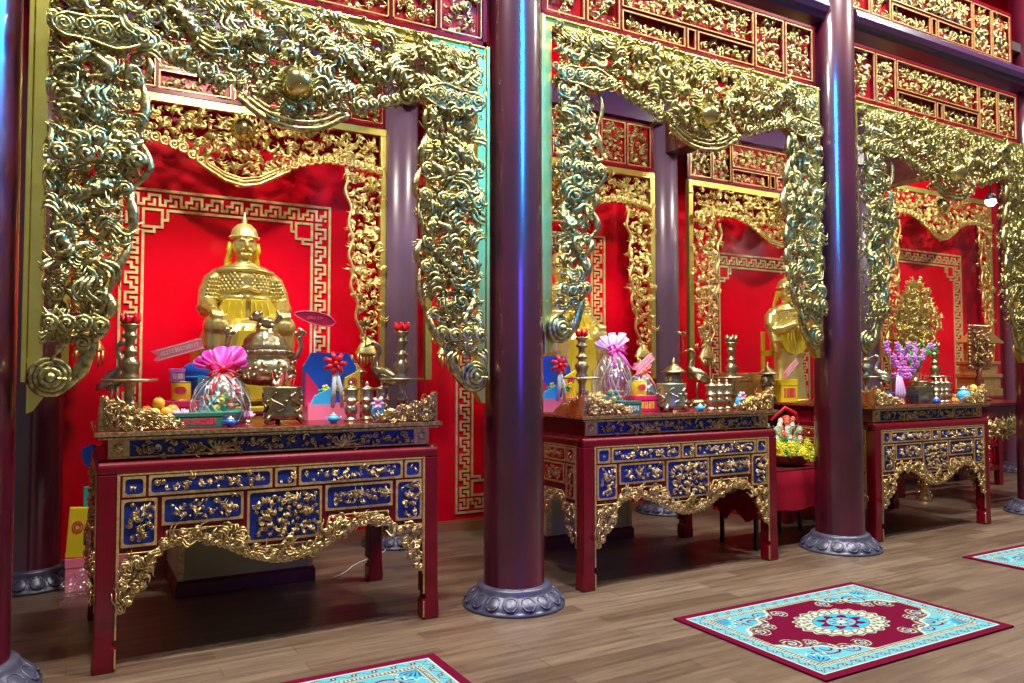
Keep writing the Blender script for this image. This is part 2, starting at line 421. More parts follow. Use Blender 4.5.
def make_arch(name, label, loc, W, seed, group, spacing=0.040, lw=1.0, gm='gilt', fm_='gilt_flat'):
    rng = random.Random(seed)
    t = thing(name, label, 'carved arch', loc, 0, group)
    g = G()
    g.box(-W, W, 0, .07, -.075, 0); g.box(-W + .01, W - .01, -.015, 0, -.02, -.005)
    g.build('top_rail', fm_, t, .006)
    for s in (-1, 1):
        g = G()
        P = [(W - .065, -.07), (W, -.07), (W, -2.46), (W - .03, -2.45), (W - .075, -2.38), (W - .12, -2.335), (W - .125, -2.29), (W - .065, -2.2)]
        g.prism([(s * x, z) for x, z in P], 0, .07)
        g.box(s * (W + .015) - .012, s * (W + .015) + .012, -.01, .06, -2.3, 0)
        g.build('side_stile', fm_, t, .004)
    # valance
    g = G()
    iw = W - .06
    fill(g, lambda x, z: abs(x) < iw and zlow(x, W) + .035 < z < -.04, (-iw, iw), (-.79, -.05), spacing, .055, rng, .03, .13, (.2, .6, .12),
         dirf=lambda x, z: (PI if x > 0 else 0) + .3)
    fill(g, lambda x, z: abs(x) < iw - .03 and zlow(x, W) + .1 < z < -.08, (-iw, iw), (-.78, -.06), spacing * 2.3, .095, rng, -.04, .09,
         mix=(.2, .65, .1), dirf=lambda x, z: (PI if x > 0 else 0) + .5)
    xs = np.linspace(-W * .26, W * .26, 40)
    zz = np.array([zlow(x, W) for x in xs])
    k = np.hanning(9); k /= k.sum(); zz = np.convolve(np.r_[zz[:1].repeat(4), zz, zz[-1:].repeat(4)], k, 'valid')
    for off, r, y in ((0, .018, -.08), (.04, .012, -.09), (.075, .009, -.085)):
        m_ = np.abs(xs) < W * .26 - off * 1.4
        g.tube(p3(xs[m_], zz[m_] + off, y), r, 7)
    x = -iw + .02
    while x < iw:       # cloud curls along the lower edge
        if abs(x) > W * .3:
            s = .042 * rng.uniform(.85, 1.25); hd = 1 if x > 0 else -1
            spiral(g, x, zlow(x, W) + s * .7, s, -PI / 2, hd, -.09, s * .3, 1.4, 16)
        x += .075
    g.soft(W - .06, -.06)
    va = g.build('carved_valance', gm, t)
    for s in (-1, 1):
        g = G(); pts = []
        for i in range(60):
            u = i / 59.; X = iw * (0.93 - .76 * u); mid = (-.08 + zlow(X, W)) * .5
            pts.append((s * X, mid + .03 + .125 * math.sin(u * 11 + seed) * (1 - .3 * u)))
        dragon(g, pts, .034, -.075, rng)
        g.build('dragon', gm, va)
    g = G(); g.lathe([(.001, -.13), (.035, -.122), (.07, -.095), (.092, -.05), (.098, 0), (.104, .02), (.09, .03), (.001, .03)], 28)
    g.move(Matrix.Translation((0, -.10, -.54)) @ Matrix.Rotation(-PI / 2, 4, 'X') @ Matrix.Identity(4))
    g.build('pearl', 'gilt_pearl', va)
    g = G()
    for k_ in range(22):
        a = k_ * 2 * PI / 22; flame(g, .105 * math.cos(a), -.54 + .105 * math.sin(a), a + .5, .06, .8, -.09, .010, 7)
    g.tube([(.108 * math.cos(a), -.09, -.54 + .108 * math.sin(a)) for a in np.linspace(0, 2 * PI, 30)], .01, 6)
    g.build('pearl_flames', gm, va)
    # side drops
    for s in (-1, 1):
        g = G()
        ins = lambda x, z: -2.14 < z < -.42 and W - .05 - drop_w(z, s, lw) + .08 < s * x < W - .085
        fill(g, ins, ((W - .62) if s > 0 else -W, W if s > 0 else -(W - .62)), (-2.38, -.42), spacing, .055, rng, .03, .13, (.2, .6, .12), dirf=lambda x, z: PI / 2)
        fill(g, ins, ((W - .6) if s > 0 else -W, W if s > 0 else -(W - .6)), (-2.3, -.5), spacing * 2.2, .10, rng, -.05, .08, mix=(.22, .6, .13), dirf=lambda x, z: -PI / 2)
        z = -.5; kk = 0
        while z > -2.02:        # bold S-scroll rim along the inner edge
            L = rng.uniform(.12, .34)
            zs = np.linspace(z, z - L, 12); u = np.linspace(0, 1, 12)
            X = np.array([W - .03 - drop_w(q, s, lw) for q in zs]) - .035 * np.sin(PI * u) + .03
            g.tube(p3(s * X, zs, -.08 - .02 * np.sin(PI * u)), .017 * (.45 + np.sin(PI * u)) * rng.uniform(.7, 1.2), 8)
            spiral(g, s * (X[-1] + .03), zs[-1], .034, 0 if s < 0 else PI, s, -.1, .012, 1.4, 16)
            z -= L * .93; kk += 1
        for q in range(2):      # cloud whorls crossing the drop
            zc = -1.12 - .88 * q; w = drop_w(zc, s, lw)
            for m_ in range(4):
                spiral(g, s * (W - .06 - w * (m_ + .5) / 4.2), zc + rng.uniform(-.01, .01), .04, PI / 2, s, -.13, .013, 1.5, 16)
        g.soft(W - .06, 9)
        dr = g.build('carved_side_drop', gm, t)
        g = G(); pts = []
        for i in range(70):
            u = i / 69.; zc = -2.2 + 1.62 * u; w = drop_w(zc, s, lw)
            pts.append((s * (W - .05 - w * .5 - .35 * w * math.sin(u * 13 + s)), zc))
        dragon(g, pts, .030, -.07, rng)
        g.build('dragon', gm, dr)
        g = G()                 # lobed cloud ledge on top of the drop
        N = 24; ang = np.linspace(0, PI * 2, N, endpoint=False)
        ring = [(s * (W - .31 - .235 * math.cos(a)), (-.45 + (.075 + .014 * math.cos(5 * a)) * math.sin(a))) for a in ang]
        g.prism(ring, -.12, -.02)
        for m_ in range(5):
            xx = s * (W - .13 - .092 * m_)
            spiral(g, xx, -.45 + .012 * (m_ % 2), .052, PI * .5, s, -.122, .008, 2.1, 26)
        g.tube([(x_, -.125, z_) for x_, z_ in ring + ring[:1]], .009, 6)
        g.build('cloud_ledge', gm, dr, 0)
        g = G()                 # spiral boss at the foot
        cx, cz = s * (W - .105), -2.275
        for rr, yy, tt in ((.075, -.01, .022), (.055, -.03, .02), (.035, -.05, .018)):
            g.tube([(cx + rr * 1.15 * math.cos(a), yy - .02, cz + rr * 1.15 * math.sin(a)) for a in np.linspace(0, 2 * PI, 26)], tt, 7)
        g.ball((cx, -.07, cz), .03, 10, 8); g.tube(p3(s * (W - np.array([.17, .24, .29, .31])), np.array([-2.33, -2.24, -2.1, -1.98]), -.03), [.03, .04, .035, .01], 8, .6); g.prism([(cx + .075 * math.cos(a), cz + .075 * math.sin(a)) for a in np.linspace(0, 2 * PI, 20, endpoint=False)], -.03, .02)
        g.build('spiral_boss', gm, dr)
    return t


def make_rear_arch(name, label, loc, W, seed, group):
    rng = random.Random(seed); gm = 'gilt_bright'
    t = thing(name, label, 'carved arch', loc, 0, group)
    g = G(); g.box(-W, W, 0, .06, -.07, 0); g.build('top_rail', 'gilt_flat', t, .006)
    for s in (-1, 1):
        g = G(); g.box(s * W - .062 if s > 0 else -W, W if s > 0 else -W + .062, .0, .06, -2.35, -.07); g.build('side_stile', 'gilt_flat', t, .004)
    def zl(x):
        q = abs(x) / W * 1.4
        return float(np.interp(q, [0, .15, .3, .5, .75, 1.05, 1.4], [-.70, -.67, -.59, -.47, -.40, -.40, -.46]))
    def dw(z): return float(np.interp(-z, [.3, .5, .9, 1.4, 1.75, 1.95, 2.2], [.40, .33, .28, .27, .21, .18, .10]))
    g = G(); iw = W - .07
    fill(g, lambda x, z: abs(x) < iw and zl(x) + .03 < z < -.10, (-iw, iw), (-.7, -.1), .054, .062, rng, .02, .07, mix=(.14, .7, .12), dirf=lambda x, z: PI if x > 0 else 0)
    xs = np.linspace(-.36, .36, 30); zz = np.array([zl(x) for x in xs])
    for off, r in ((0, .016), (.035, .01), (.06, .008)): g.tube(p3(xs[3:-3] if off else xs, (zz[3:-3] if off else zz) + off, -.06), r, 7)
    x = -iw
    while x < iw:
        if abs(x) > .3: spiral(g, x, zl(x) + .03, .036, -PI / 2, 1 if x > 0 else -1, -.05, .011, 1.4, 14)
        x += .07
    va = g.build('carved_valance', gm, t)
    g = G(); g.lathe([(.001, -.115), (.04, -.108), (.08, -.075), (.104, -.02), (.108, .02), (.001, .03)], 24)
    g.move(Matrix.Translation((0, -.05, -.22)) @ Matrix.Rotation(-PI / 2, 4, 'X')); g.build('pearl', 'gilt_pearl', va)
    g = G()
    for k_ in range(16):
        a = k_ * 2 * PI / 16; flame(g, .105 * math.cos(a), -.22 + .105 * math.sin(a), a + .3, .05, .5, -.05, .012, 7)
    g.prism([(.11 * math.cos(a), -.22 + .11 * math.sin(a)) for a in np.linspace(0, 2 * PI, 20, endpoint=False)], -.03, .03)
    g.build('pearl_flames', gm, va)
    for s in (-1, 1):
        g = G()
        fill(g, lambda x, z: -2.0 < z < -.3 and W - .08 - dw(z) < s * x < W - .07, ((W - .5) if s > 0 else -W, W if s > 0 else -(W - .5)), (-2.05, -.35), .054, .062, rng, .02, .07,
             mix=(.14, .68, .13), dirf=lambda x, z: -PI / 2)
        zs = np.linspace(-.5, -1.95, 60); X = np.array([W - .085 - dw(q) for q in zs]) + .02 * np.sin(zs * 22)
        g.tube(p3(s * X, zs, -.05), .014, 6)
        dr = g.build('carved_side_drop', gm, t)
        g = G(); cx = s * (W - .2)       # fringed bell finial
        g.lathe([(.005, .17), (.03, .15), (.075, .08), (.105, .02), (.11, 0), (.001, 0)], 16, (cx, -.03, -2.12), sy=.5)
        for k_ in range(7): g.tube([(cx - .09 + k_ * .03, -.06, -2.11), (cx - .09 + k_ * .03, -.06, -2.19 - .05 * ((k_ * 3) % 4) / 3)], [.012, .007], 6)
        g.build('bell_finial', gm, dr)
    return t


def relief(g, x0, x1, z0, z1, y, rng, size=.035, dens=1.0, mix=(.3, .45, .15)):
    """vine and cloud relief scattered over a rectangle"""
    fill(g, lambda x, z: x0 + size * .45 < x < x1 - size * .45 and z0 + size * .45 < z < z1 - size * .45, (x0, x1), (z0, z1), size * .95 / dens, size, rng, y, size * .25, mix)


def make_transom(name, label, loc, x0, x1, z0, z1, cells, seed, group, frame_m='red_lacquer', depth=.06, carve=.05, line='gilt_line'):
    """red framed lattice of recessed panels with gilt relief. cells: list of (u0,u1,v0,v1) fractions"""
    rng = random.Random(seed)
    t = thing(name, label, 'transom panel', loc, 0, group)
    g = G(); b = .028
    W = x1 - x0; H = z1 - z0
    g.box(x0, x1, 0, depth, z0, z0 + b); g.box(x0, x1, 0, depth, z1 - b, z1); g.box(x0, x0 + b, 0, depth, z0, z1); g.box(x1 - b, x1, 0, depth, z0, z1)
    xi0, xi1, zi0, zi1 = x0 + b, x1 - b, z0 + b, z1 - b
    for (a, b2, c, d) in cells:
        X0 = xi0 + a * (xi1 - xi0); X1 = xi0 + b2 * (xi1 - xi0); Z0 = zi0 + c * (zi1 - zi0); Z1 = zi0 + d * (zi1 - zi0)
        q = .012
        if b2 < .999: g.box(X1 - q, X1 + q, .002, depth, Z0, Z1)
        if c > 0.001: g.box(X0 + q, X1 - q, .004, depth, Z0 - q, Z0 + q)
    g.build('lattice_frame', frame_m, t)
    for (a, b2, c, d) in cells:
        X0 = xi0 + a * (xi1 - xi0) + .014; X1 = xi0 + b2 * (xi1 - xi0) - .014; Z0 = zi0 + c * (zi1 - zi0) + .014; Z1 = zi0 + d * (zi1 - zi0) - .014
        g = G()
        g.box(X0, X1, depth - .008, depth, Z0, Z1, 0)
        for (p, q, r, s) in ((X0, X1, Z0, Z0 + .008), (X0, X1, Z1 - .008, Z1), (X0, X0 + .008, Z0, Z1), (X1 - .006, X1, Z0, Z1)): g.box(p, q, -.006, .008, r, s, 1)
        pn = g.build('panel', ['crimson_panel', line], t)
        g = G(); w = X1 - X0; h = Z1 - Z0; m_ = .02
        relief(g, X0 + m_, X1 - m_, Z0 + m_ * .7, Z1 - m_ * .7, depth - .02, rng, carve, 1.08)
        if w > .7 and h > .2: g.ball(((X0 + X1) / 2, depth - .03, (Z0 + Z1) / 2), .045, 12, 8)
        if g.n: g.build('relief_carving', 'gilt', pn)
    return t


# ------------------------------------------------------------------ setting
g = G(); g.box(-4, 20, -4, 7.32, -.1, 0); struct('floor', g, 'plank_floor')
g = G(); g.box(-4, 20, 7.2, 7.32, 0, 8.0); struct('wall_back', g, 'red_wall')
g = G(); g.box(-4, 20, 0.5, 7.32, 8.0, 8.1); struct('ceiling', g, 'ceiling_dark')
g = G(); g.box(-4, 20, 7.165, 7.2, 0, .085); g.box(-4, 20, 7.18, 7.2, .085, .1); struct('baseboard_back', g, 'skirting_wood')
g = G(); g.box(-1, 16, 4.78, 7.2, 5.3, 5.4); struct('ceiling_altar', g, 'ceiling_dark')

# front columns and rear columns
FX = [(-.46, 4.76), (2.70, 4.74), (6.13, 4.74), (9.66, 4.80)]
RX = [(-.25, 6.93), (2.68, 6.93), (5.97, 6.97), (9.55, 6.93), (13.4, 6.93)]


def make_column(label, loc, r0, r1, h, m, rb, group):
    t = thing('wooden_column', label, 'column', (*loc, 0), 0, group)
    g = G(); g.lathe([(r0 + .012, .12), (r0, .15), (r0, .6), (r0 * .6 + r1 * .4, h * .5), (r1, h)], 48)
    g.build('shaft', m, t)
    g = G()
    def pet(a, i, z):
        if i in (3, 4, 5): return 1 + .045 * np.abs(np.sin(a * 8)) - .02
        return 1 + 0 * a
    g.lathe([(rb, 0), (rb, .018), (rb - .015, .024), (rb - .02, .035), (rb - .035, .07), (rb - .085, .1), (r0 + .045, .115), (r0 + .045, .135), (r0 + .03, .15), (r0 - .02, .15)], 128, fn=pet)
    for k in range(16):
        a = (k + .5) * 2 * PI / 16
        c = np.array([math.cos(a), math.sin(a)]); p = np.array([-c[1], c[0]])
        pts = []
        for q in np.linspace(0, 2 * PI, 13):
            rr = rb - .05 + .038 * math.cos(q); o = .045 * math.sin(q)
            pts.append((c[0] * rr + p[0] * o, c[1] * rr + p[1] * o, .072 - .034 * math.cos(q)))
        g.tube(pts, .007, 5, up=(0, 0, 1))
    g.build('stone_base', 'base_stone', t)
    return t


lb = ['dark lacquered round column on carved stone base at the left edge', 'dark lacquered column with blue highlight between the first and second altar tables',
      'dark lacquered column between the second and third altar tables', 'dark red column on stone base at the right edge']
for (p, l) in zip(FX, lb): make_column(l, p, .212, .172, 7.98, 'column_lacquer', .355, 'front row of columns')
lb = ['dull red rear column standing left behind the first altar table', 'greyish purple rear column right behind the first altar table', 'purple rear column behind the second altar table',
      'rear column hidden between the third bay and the far bay', 'far rear column at the end of the altar row']
for i, (p, l) in enumerate(zip(RX, lb)): make_column(l, p, .2 if i == 0 else .19, .175, 5.29, 'column_lacquer' if i == 0 else 'rear_column_lacquer', .33, 'rear row of columns')

# round-moulded beams between front columns
for i, (xa, xb) in enumerate(((-.3, 2.5), (2.9, 5.94), (6.33, 9.46))):
    zb = 4.84 if i else 4.6
    g = G()
    prof = [(-.05, zb), (.12, zb), (.12, zb + .2), (.05, zb + .23), (-.04, zb + .215), (-.10, zb + .16), (-.115, zb + .1), (-.09, zb + .05), (-.06, zb + .03)]
    g.prism(prof, xa, xb, plane='yz')
    g.move(Matrix.Translation((0, 4.72, 0)))
    struct('trim_%d' % (i + 1), g, 'beam_lacquer')
# rear beams and cross beams
g = G(); g.box(-.1, 2.55, 6.8, 6.98, 4.43, 4.66); g.box(2.82, 5.85, 6.8, 6.98, 4.45, 4.7); g.box(6.12, 9.42, 6.8, 6.98, 4.45, 4.7); g.box(9.7, 13.25, 6.8, 6.98, 4.85, 5.1)
struct('trim_4', g, 'beam_lacquer')
g = G()
for (x, y1) in ((2.69, 6.78), (6.0, 6.8), (9.6, 6.75)): g.box(x - .12, x + .12, 4.93, y1, 4.12, 4.5)
struct('trim_5', g, 'dark_wood')

# ------------------------------------------------------------------ carved arches
FG = 'gilt arches of the front row'
make_arch('carved_arch', 'olive gold dragon arch over the first altar table, at far left', (1.12, 4.68, 3.85), 1.325, 3, FG, lw=1.1)
a2 = make_arch('carved_arch', 'gold dragon arch over the middle altar table', (4.375, 4.68, 4.19), 1.455, 11, FG, lw=.88)
dup(a2, (7.77, 4.68, 4.165), 'gold dragon arch over the third altar table, at far right', scale=(.985, 1, 1))
RG = 'gilt arches of the rear row'
r1 = make_rear_arch('carved_arch', 'bright gold rear arch above the seated statue of the first bay', (1.22, 6.84, 3.88), 1.31, 5, RG)
dup(r1, (4.34, 6.84, 3.88), 'bright gold rear arch behind the middle altar table', scale=(1.08, 1, 1))
dup(r1, (7.72, 6.84, 3.88), 'bright gold rear arch seen between the second and third front columns', scale=(1.11, 1, 1))
dup(r1, (11.15, 6.84, 4.30), 'bright gold rear arch above the flame shaped emblem', scale=(1.09, 1, 1.06))

# ------------------------------------------------------------------ transoms
std = [(0, .125, 0, 1), (.125, .24, 0, 1), (.24, .74, .38, 1), (.24, .47, 0, .38), (.47, .51, 0, .38), (.51, .74, 0, .38), (.74, .87, 0, 1), (.87, 1, 0, 1)]
TG = 'red lattice transoms of the front row'
make_transom('lattice_transom', 'red lattice panel with gilt carving above the first front arch', (0, 4.70, 0), -.2, 2.46, 3.865, 4.58, std, 1, TG)
t2 = make_transom('lattice_transom', 'red lattice panel with gilt carving above the middle front arch', (4.375, 4.70, 4.2), -1.465, 1.47, 0, .56, std, 2, TG)
dup(t2, (7.765, 4.70, 4.175), 'red lattice panel with gilt carving above the third front arch', scale=(.985, 1, 1))
dup(t2, (7.765, 4.74, 5.06), 'uppermost red lattice panel, above the purple beam at top right', scale=(.985, 1, 1.1))
TG = 'red lattice transoms of the rear row'
rt = make_transom('lattice_transom', 'red lattice panel above the rear arch of the first bay', (1.22, 6.86, 3.89), -1.31, 1.31, 0, .52, std, 6, TG, carve=.045)
dup(rt, (4.34, 6.86, 3.89), 'red lattice panel above the rear arch of the middle bay', scale=(1.08, 1, 1.08))
dup(rt, (7.72, 6.86, 3.89), 'red lattice panel above the rear arch right of the middle bay', scale=(1.11, 1, 1.08))

# ------------------------------------------------------------------ fretwork on the wall


def make_fret(label, loc, W, H, u=.021):
    """meander border: outer line, key pattern, inner line with notched corners, built from cells of size u"""
    t = thing('gilt_fretwork', label, 'wall ornament', loc, 0, 'key-pattern borders on the red wall')
    nx = int(round(W / u)); nz = int(round(H / u))
    B = np.zeros((nx, nz), bool)
    def hl(x0, x1, z): B[x0:x1, z] = True
    def frame(o):
        B[o, o:nz - o] = True; B[nx - 1 - o, o:nz - o] = True; B[o:nx - o, o] = True; B[o:nx - o, nz - 1 - o] = True
    frame(0)
    # key pattern in rows 2..6: hooked S units of period 7
    unit = np.array([[1, 1, 1, 1, 1, 0, 0], [0, 0, 0, 0, 1, 0, 1], [1, 1, 1, 0, 1, 0, 1], [1, 0, 0, 0, 1, 0, 1], [1, 0, 1, 1, 1, 0, 1]][::-1], bool)
    unit = np.array(["1111101", "1000101", "1010001"[::-1], "1011111", "1000000"]).tolist()
    U = np.array([[c == '1' for c in r] for r in ["1111011", "1001010", "1101010", "0101110", "0100000"]])
    U = np.array([[c == '1' for c in r] for r in ["11111110", "10000010", "10111010", "00101110", "11100000"]])
    U = np.array([[c == '1' for c in r] for r in ["11111000", "10001000", "10101011", "00101010", "11101110"]])
    for i in range(2, nx - 2):
        col = U[:, (i - 2) % 8]
        B[i, nz - 7:nz - 2] |= col[::-1]; B[i, 2:7] |= col
    for j in range(8, nz - 8):
        col = U[:, (j - 8) % 8]
        B[2:7, j] |= col; B[nx - 7:nx - 2, j] |= col[::-1]
    B[7:nx - 7, 7:nz - 7] = False; B[7, 7:nz - 7] = B[nx - 8, 7:nz - 7] = False
    a = 8
    for sx in (0, 1):
        for sz in (0, 1):
            def P(i, j): B[(nx - 1 - i) if sx else i, (nz - 1 - j) if sz else j] = True
            for i in range(a + 9, nx // 2 + 1): P(i, a)
            for j in range(a + 9, nz // 2 + 1): P(a, j)
            for k in range(0, 7): P(a + 9, a + k) if k < 5 else None
            for k in range(0, 5): P(a + k, a + 9)
            for k in range(0, 8):   # corner square
                P(a + k, a); P(a, a + k); P(a + 7, a + k); P(a + k, a + 7)
            P(a + 9, a + 4); P(a + 8, a + 4); P(a + 4, a + 9); P(a + 4, a + 8)
    g = G(); yy = -.012
    used = np.zeros_like(B)
    for i in range(nx):
        j = 0
        while j < nz:
            if B[i, j] and not used[i, j]:
                k = j
                while k < nz and B[i, k] and not used[i, k]: k += 1
                if k - j > 1:
                    used[i, j:k] = True; g.box(-W / 2 + i * u, -W / 2 + (i + 1) * u, yy, 0, j * u, k * u)
                j = k
            else: j += 1
    for j in range(nz):
        i = 0
        while i < nx:
            if B[i, j] and not used[i, j]:
                k = i
                while k < nx and B[k, j] and not used[k, j]: k += 1
                used[i:k, j] = True; g.box(-W / 2 + i * u, -W / 2 + k * u, yy, 0, j * u, (j + 1) * u)
                i = k
            else: i += 1
    g.build('key_border', 'fret_gilt', t)
    return t


f1 = make_fret('golden key-pattern border on the red wall behind the first statue', (1.21, 7.198, .16), 1.79, 3.0)
dup(f1, (4.36, 7.198, .16), 'golden key-pattern border on the red wall of the middle bay', scale=(1.06, 1, 1))
dup(f1, (7.82, 7.199, .16), 'golden key-pattern border behind the standing gilt statue', scale=(1.03, 1, .985))
dup(f1, (11.3, 7.198, .16), 'golden key-pattern border behind the flame shaped emblem', scale=(1.15, 1, 1.10))

# ------------------------------------------------------------------ altar tables


def rrect(x0, x1, z0, z1, r=.02):
    P = []
    for cx, cz, a0 in ((x1 - r, z1 - r, 0), (x0 + r, z1 - r, 90), (x0 + r, z0 + r, 180), (x1 - r, z0 + r, 270)):
        for k in range(4):
            a = math.radians(a0 + k * 30); P.append((cx + r * math.cos(a), cz + r * math.sin(a)))
    return P


def cell(t, x0, x1, z0, z1, rng, ground, side=False):
    """gilt-framed inset panel with vine relief; front plane y = 0"""
    g = G(); b = .013
    P = rrect(x0 + b, x1 - b, z0 + b, z1 - b, .018)
    g.prism(P, .004, .012, 0)
    O = rrect(x0, x1, z0, z1, .004); n = len(O)
    v = [(x, -.004, z) for x, z in O] + [(x, -.004, z) for x, z in P] + [(x, .010, z) for x, z in O] + [(x, .010, z) for x, z in P]
    F = []
    for i in range(n):
        k = (i + 1) % n
        F += [(i, k, n + k, n + i), (i, 2 * n + i, 2 * n + k, k), (n + i, n + k, 3 * n + k, 3 * n + i)]
    g.add(v, F, 1, False)
    pn = g.build('inset_panel', [ground, 'gilt_line'], t)
    g = G(); relief(g, x0 + b + .008, x1 - b - .008, z0 + b + .006, z1 - b - .006, .002, rng, min(.028, (z1 - z0) * .30, (x1 - x0) * .30), .92, (.2, .7, .06))
    if g.n: g.build('vine_relief', 'gilt_warm', pn)
    return pn


L_ = 1.98; D_ = 1.15


def make_table(name, label, loc, seed):
    rng = random.Random(seed)
    t = thing(name, label, 'altar table', loc, 0, 'red altar tables with blue and gold panels')
    g = G(); g.box(-.015, L_ + .015, -.015, D_, 1.252, 1.282); g.box(0, L_, 0, D_, 1.238, 1.252)
    top = g.build('table_top', 'red_lacquer', t, .005)
    g = G(); g.box(-.018, L_ + .018, -.019, -.012, 1.255, 1.279); g.box(-.019, -.012, -.018, D_, 1.255, 1.279); g.box(.0, L_, -.004, .002, 1.239, 1.249)
    g.build('edge_moulding', 'gilt_warm', top, .002)
    # frieze
    g = G(); g.box(.055, L_ - .055, .055, D_ - .055, 1.125, 1.24); fr = g.build('frieze', 'red_lacquer', t)
    g = G(); g.box(.15, L_ - .15, .050, .056, 1.140, 1.228, 0)
    for a, b in ((.055, .15), (L_ - .15, L_ - .055)): g.box(a + .004, b - .004, .048, .056, 1.140, 1.228, 1)
    for a in (.055, .15, L_ - .15, L_ - .055): g.box(a - .005, a + .005, .045, .056, 1.13, 1.236, 1)
    g.box(.055, L_ - .055, .045, .056, 1.228, 1.236, 1); g.box(.055, L_ - .055, .045, .056, 1.130, 1.139, 1)
    fp = g.build('frieze_panel', ['blue_panel', 'gilt_line'], fr)
    g = G(); relief(g, .155, L_ - .155, 1.142, 1.226, .046, rng, .034, 1.1, (.35, .5, .1))
    g.build('frieze_relief', 'gilt_warm', fr)
    for cx in (.62, 1.36):      # lotus half rosettes
        g = G()
        for k in range(9):
            a = PI * k / 8; flame(g, cx, 1.146, a, .12 * (1 - .35 * abs(math.sin(a))), .25, .036, .012, 6)
        g.build('lotus_rosette', 'gilt_warm', fr)
    for cx in (.10, L_ - .10):
        g = G()
        for k in range(8): flame(g, cx, 1.184, k * PI / 4, .036, .4, .044, .008, 5)
        g.build('corner_flower', 'gilt_warm', fr)
    # sloping red rail
    g = G(); pr_ = [(.0, 1.05), (.0, 1.095), (.012, 1.112), (.055, 1.125), (.08, 1.125), (.08, 1.05)]
    g.prism(pr_, 0, L_, plane='yz'); g.prism([(D_ - a, z) for a, z in pr_], 0, L_, plane='yz')
    g.prism(pr_, .03, D_ - .03, plane='xz'); g.prism([(L_ - a, z) for a, z in pr_], .03, D_ - .03, plane='xz')
    g.build('top_rail', 'red_lacquer', t, .008)
    # legs
    for sx in (0, 1):
        for sy in (0, 1):
            g = G()
            P = [(0, 1.049), (.10, 1.049), (.10, .17), (.086, .165), (.086, .135), (.104, .12), (.104, .02), (.10, 0), (-.006, 0), (-.012, .03), (-.004, .14), (0, .3)]
            g.prism([((L_ - x) if sx else x, z) for x, z in P], (D_ - .10) if sy else 0, D_ if sy else .10)
            lg = g.build('leg', 'red_lacquer', t, .012)
            g = G(); xx = (L_ - .100) if sx else .100; yy = D_ if sy else 0
            g.box(xx - .004, xx + .004, yy - .004, yy + .004, .17, 1.05); g.box(min(xx, xx + (.0 if not sx else .0)) - .004, xx + .004, yy - .004, yy + .004, .02, .12)
            g.build('gilt_edging', 'gilt_line', lg)
    # front boards and carved aprons: same builder for the front (length L) and the two sides

    def face(par, Ln, side, rng):
        c = Ln / 2
        obs = []
        def sym(P): return P + [(Ln - x, z) for x, z in P[::-1]]
        q = .09 if side else .20
        half = .21 if side else .22
        low = sym([(.10, .62), (.29 if not side else .22, .62), (.345 if not side else .27, .69), (.345 if not side else .27, .725), (c - half - .05, .725), (c - half - .02, .62), (c - half + .02, .585)]) if not side else \
            sym([(.10, .62), (.24, .62), (.29, .70), (c - .05, .70)])
        g = G(); g.prism([(.1, 1.05)] + low + [(Ln - .1, 1.05)], .006, .03); bd = g.build('front_board' if not side else 'side_board', 'red_lacquer', par)
        g = G()
        for a, b in zip(low[:-1], low[1:]): g.tube([(a[0], .004, a[1]), (b[0], .004, b[1])], .005, 5, up=(0, 1, .01))
        g.box(.1, Ln - .1, -.002, .006, 1.042, 1.05); g.box(.102, .110, -.002, .006, .3, 1.05); g.box(Ln - .110, Ln - .102, -.002, .006, .3, 1.05)
        g.build('gilt_edging', 'gilt_line', bd)
        if not side:
            cs = [(.122, .236, .925, 1.035), (.25, .912, .925, 1.035), (.928, Ln - .928, .925, 1.035), (.118, .295, .655, .912), (.318, .750, .757, .912), (.772, Ln - .772, .612, .912)]
        else:
            cs = [(.122, .22, .925, 1.035), (.235, c - .04, .925, 1.035), (c - .035, c + .035, .925, 1.035), (.118, .235, .655, .912), (.258, c - .01, .757, .912)]
        for k, (a, b, z0, z1) in enumerate(cs):
            cell(bd, a, b, z0, z1, rng, 'blue_panel' if not side else 'crimson_panel')
            if abs(a + b - Ln) > .02: cell(bd, Ln - b, Ln - a, z0, z1, rng, 'blue_panel' if not side else 'crimson_panel')
        lx = [p[0] for p in low]; lz = [p[1] for p in low]
        s = Ln / 1.98
        hx = [.11, .17, .22, .27, .34, .5, .66, .78, .9, .99]
        if side: hx = [.11, .15, .19, .23, .28, .36, .43, .48, .54, .575]
        hz = [.30, .38, .47, .57, .635, .665, .60, .535, .495, .485]
        def upper(x): return float(np.interp(x, lx, lz)) - .008
        def lower(x):
            x = min(x, Ln - x); return float(np.interp(x, hx, hz))
        g = G(); fill(g, lambda x, z: .115 < x < Ln - .115 and lower(x) + .012 < z < upper(x) - .004, (.1, Ln - .1), (.3, .73), .027, .05, rng, .015, .035, (.42, .42, .1),
                      dirf=lambda x, z: 0 if x < c else PI)
        x = .12
        while x < Ln - .11:
            spiral(g, x, lower(x) + .02, .022, -PI / 2, 1 if x > c else -1, -.015, .008, 1.3, 12); x += .036
        for xx in np.linspace(.16, .24, 3):
            for m_ in (xx, Ln - xx): g.ball((m_, -.012, lower(m_) - .005), .022, 8, 6)
        g.build('carved_apron', 'gilt_warm', bd)
        return bd
    face(t, L_, False, rng)
    for sx in (0, 1):
        fd = face(t, D_, True, rng)
        # children built in the face's own x-z plane: turn the board onto the side
        fd.rotation_euler = (0, 0, -PI / 2 if not sx else PI / 2)
        fd.location = (0, D_, 0) if not sx else (L_, 0, 0)
    g = G(); g.box(.1, L_ - .1, D_ - .03, D_ - .006, .66, 1.05); g.build('back_board', 'red_lacquer', t)
    return t


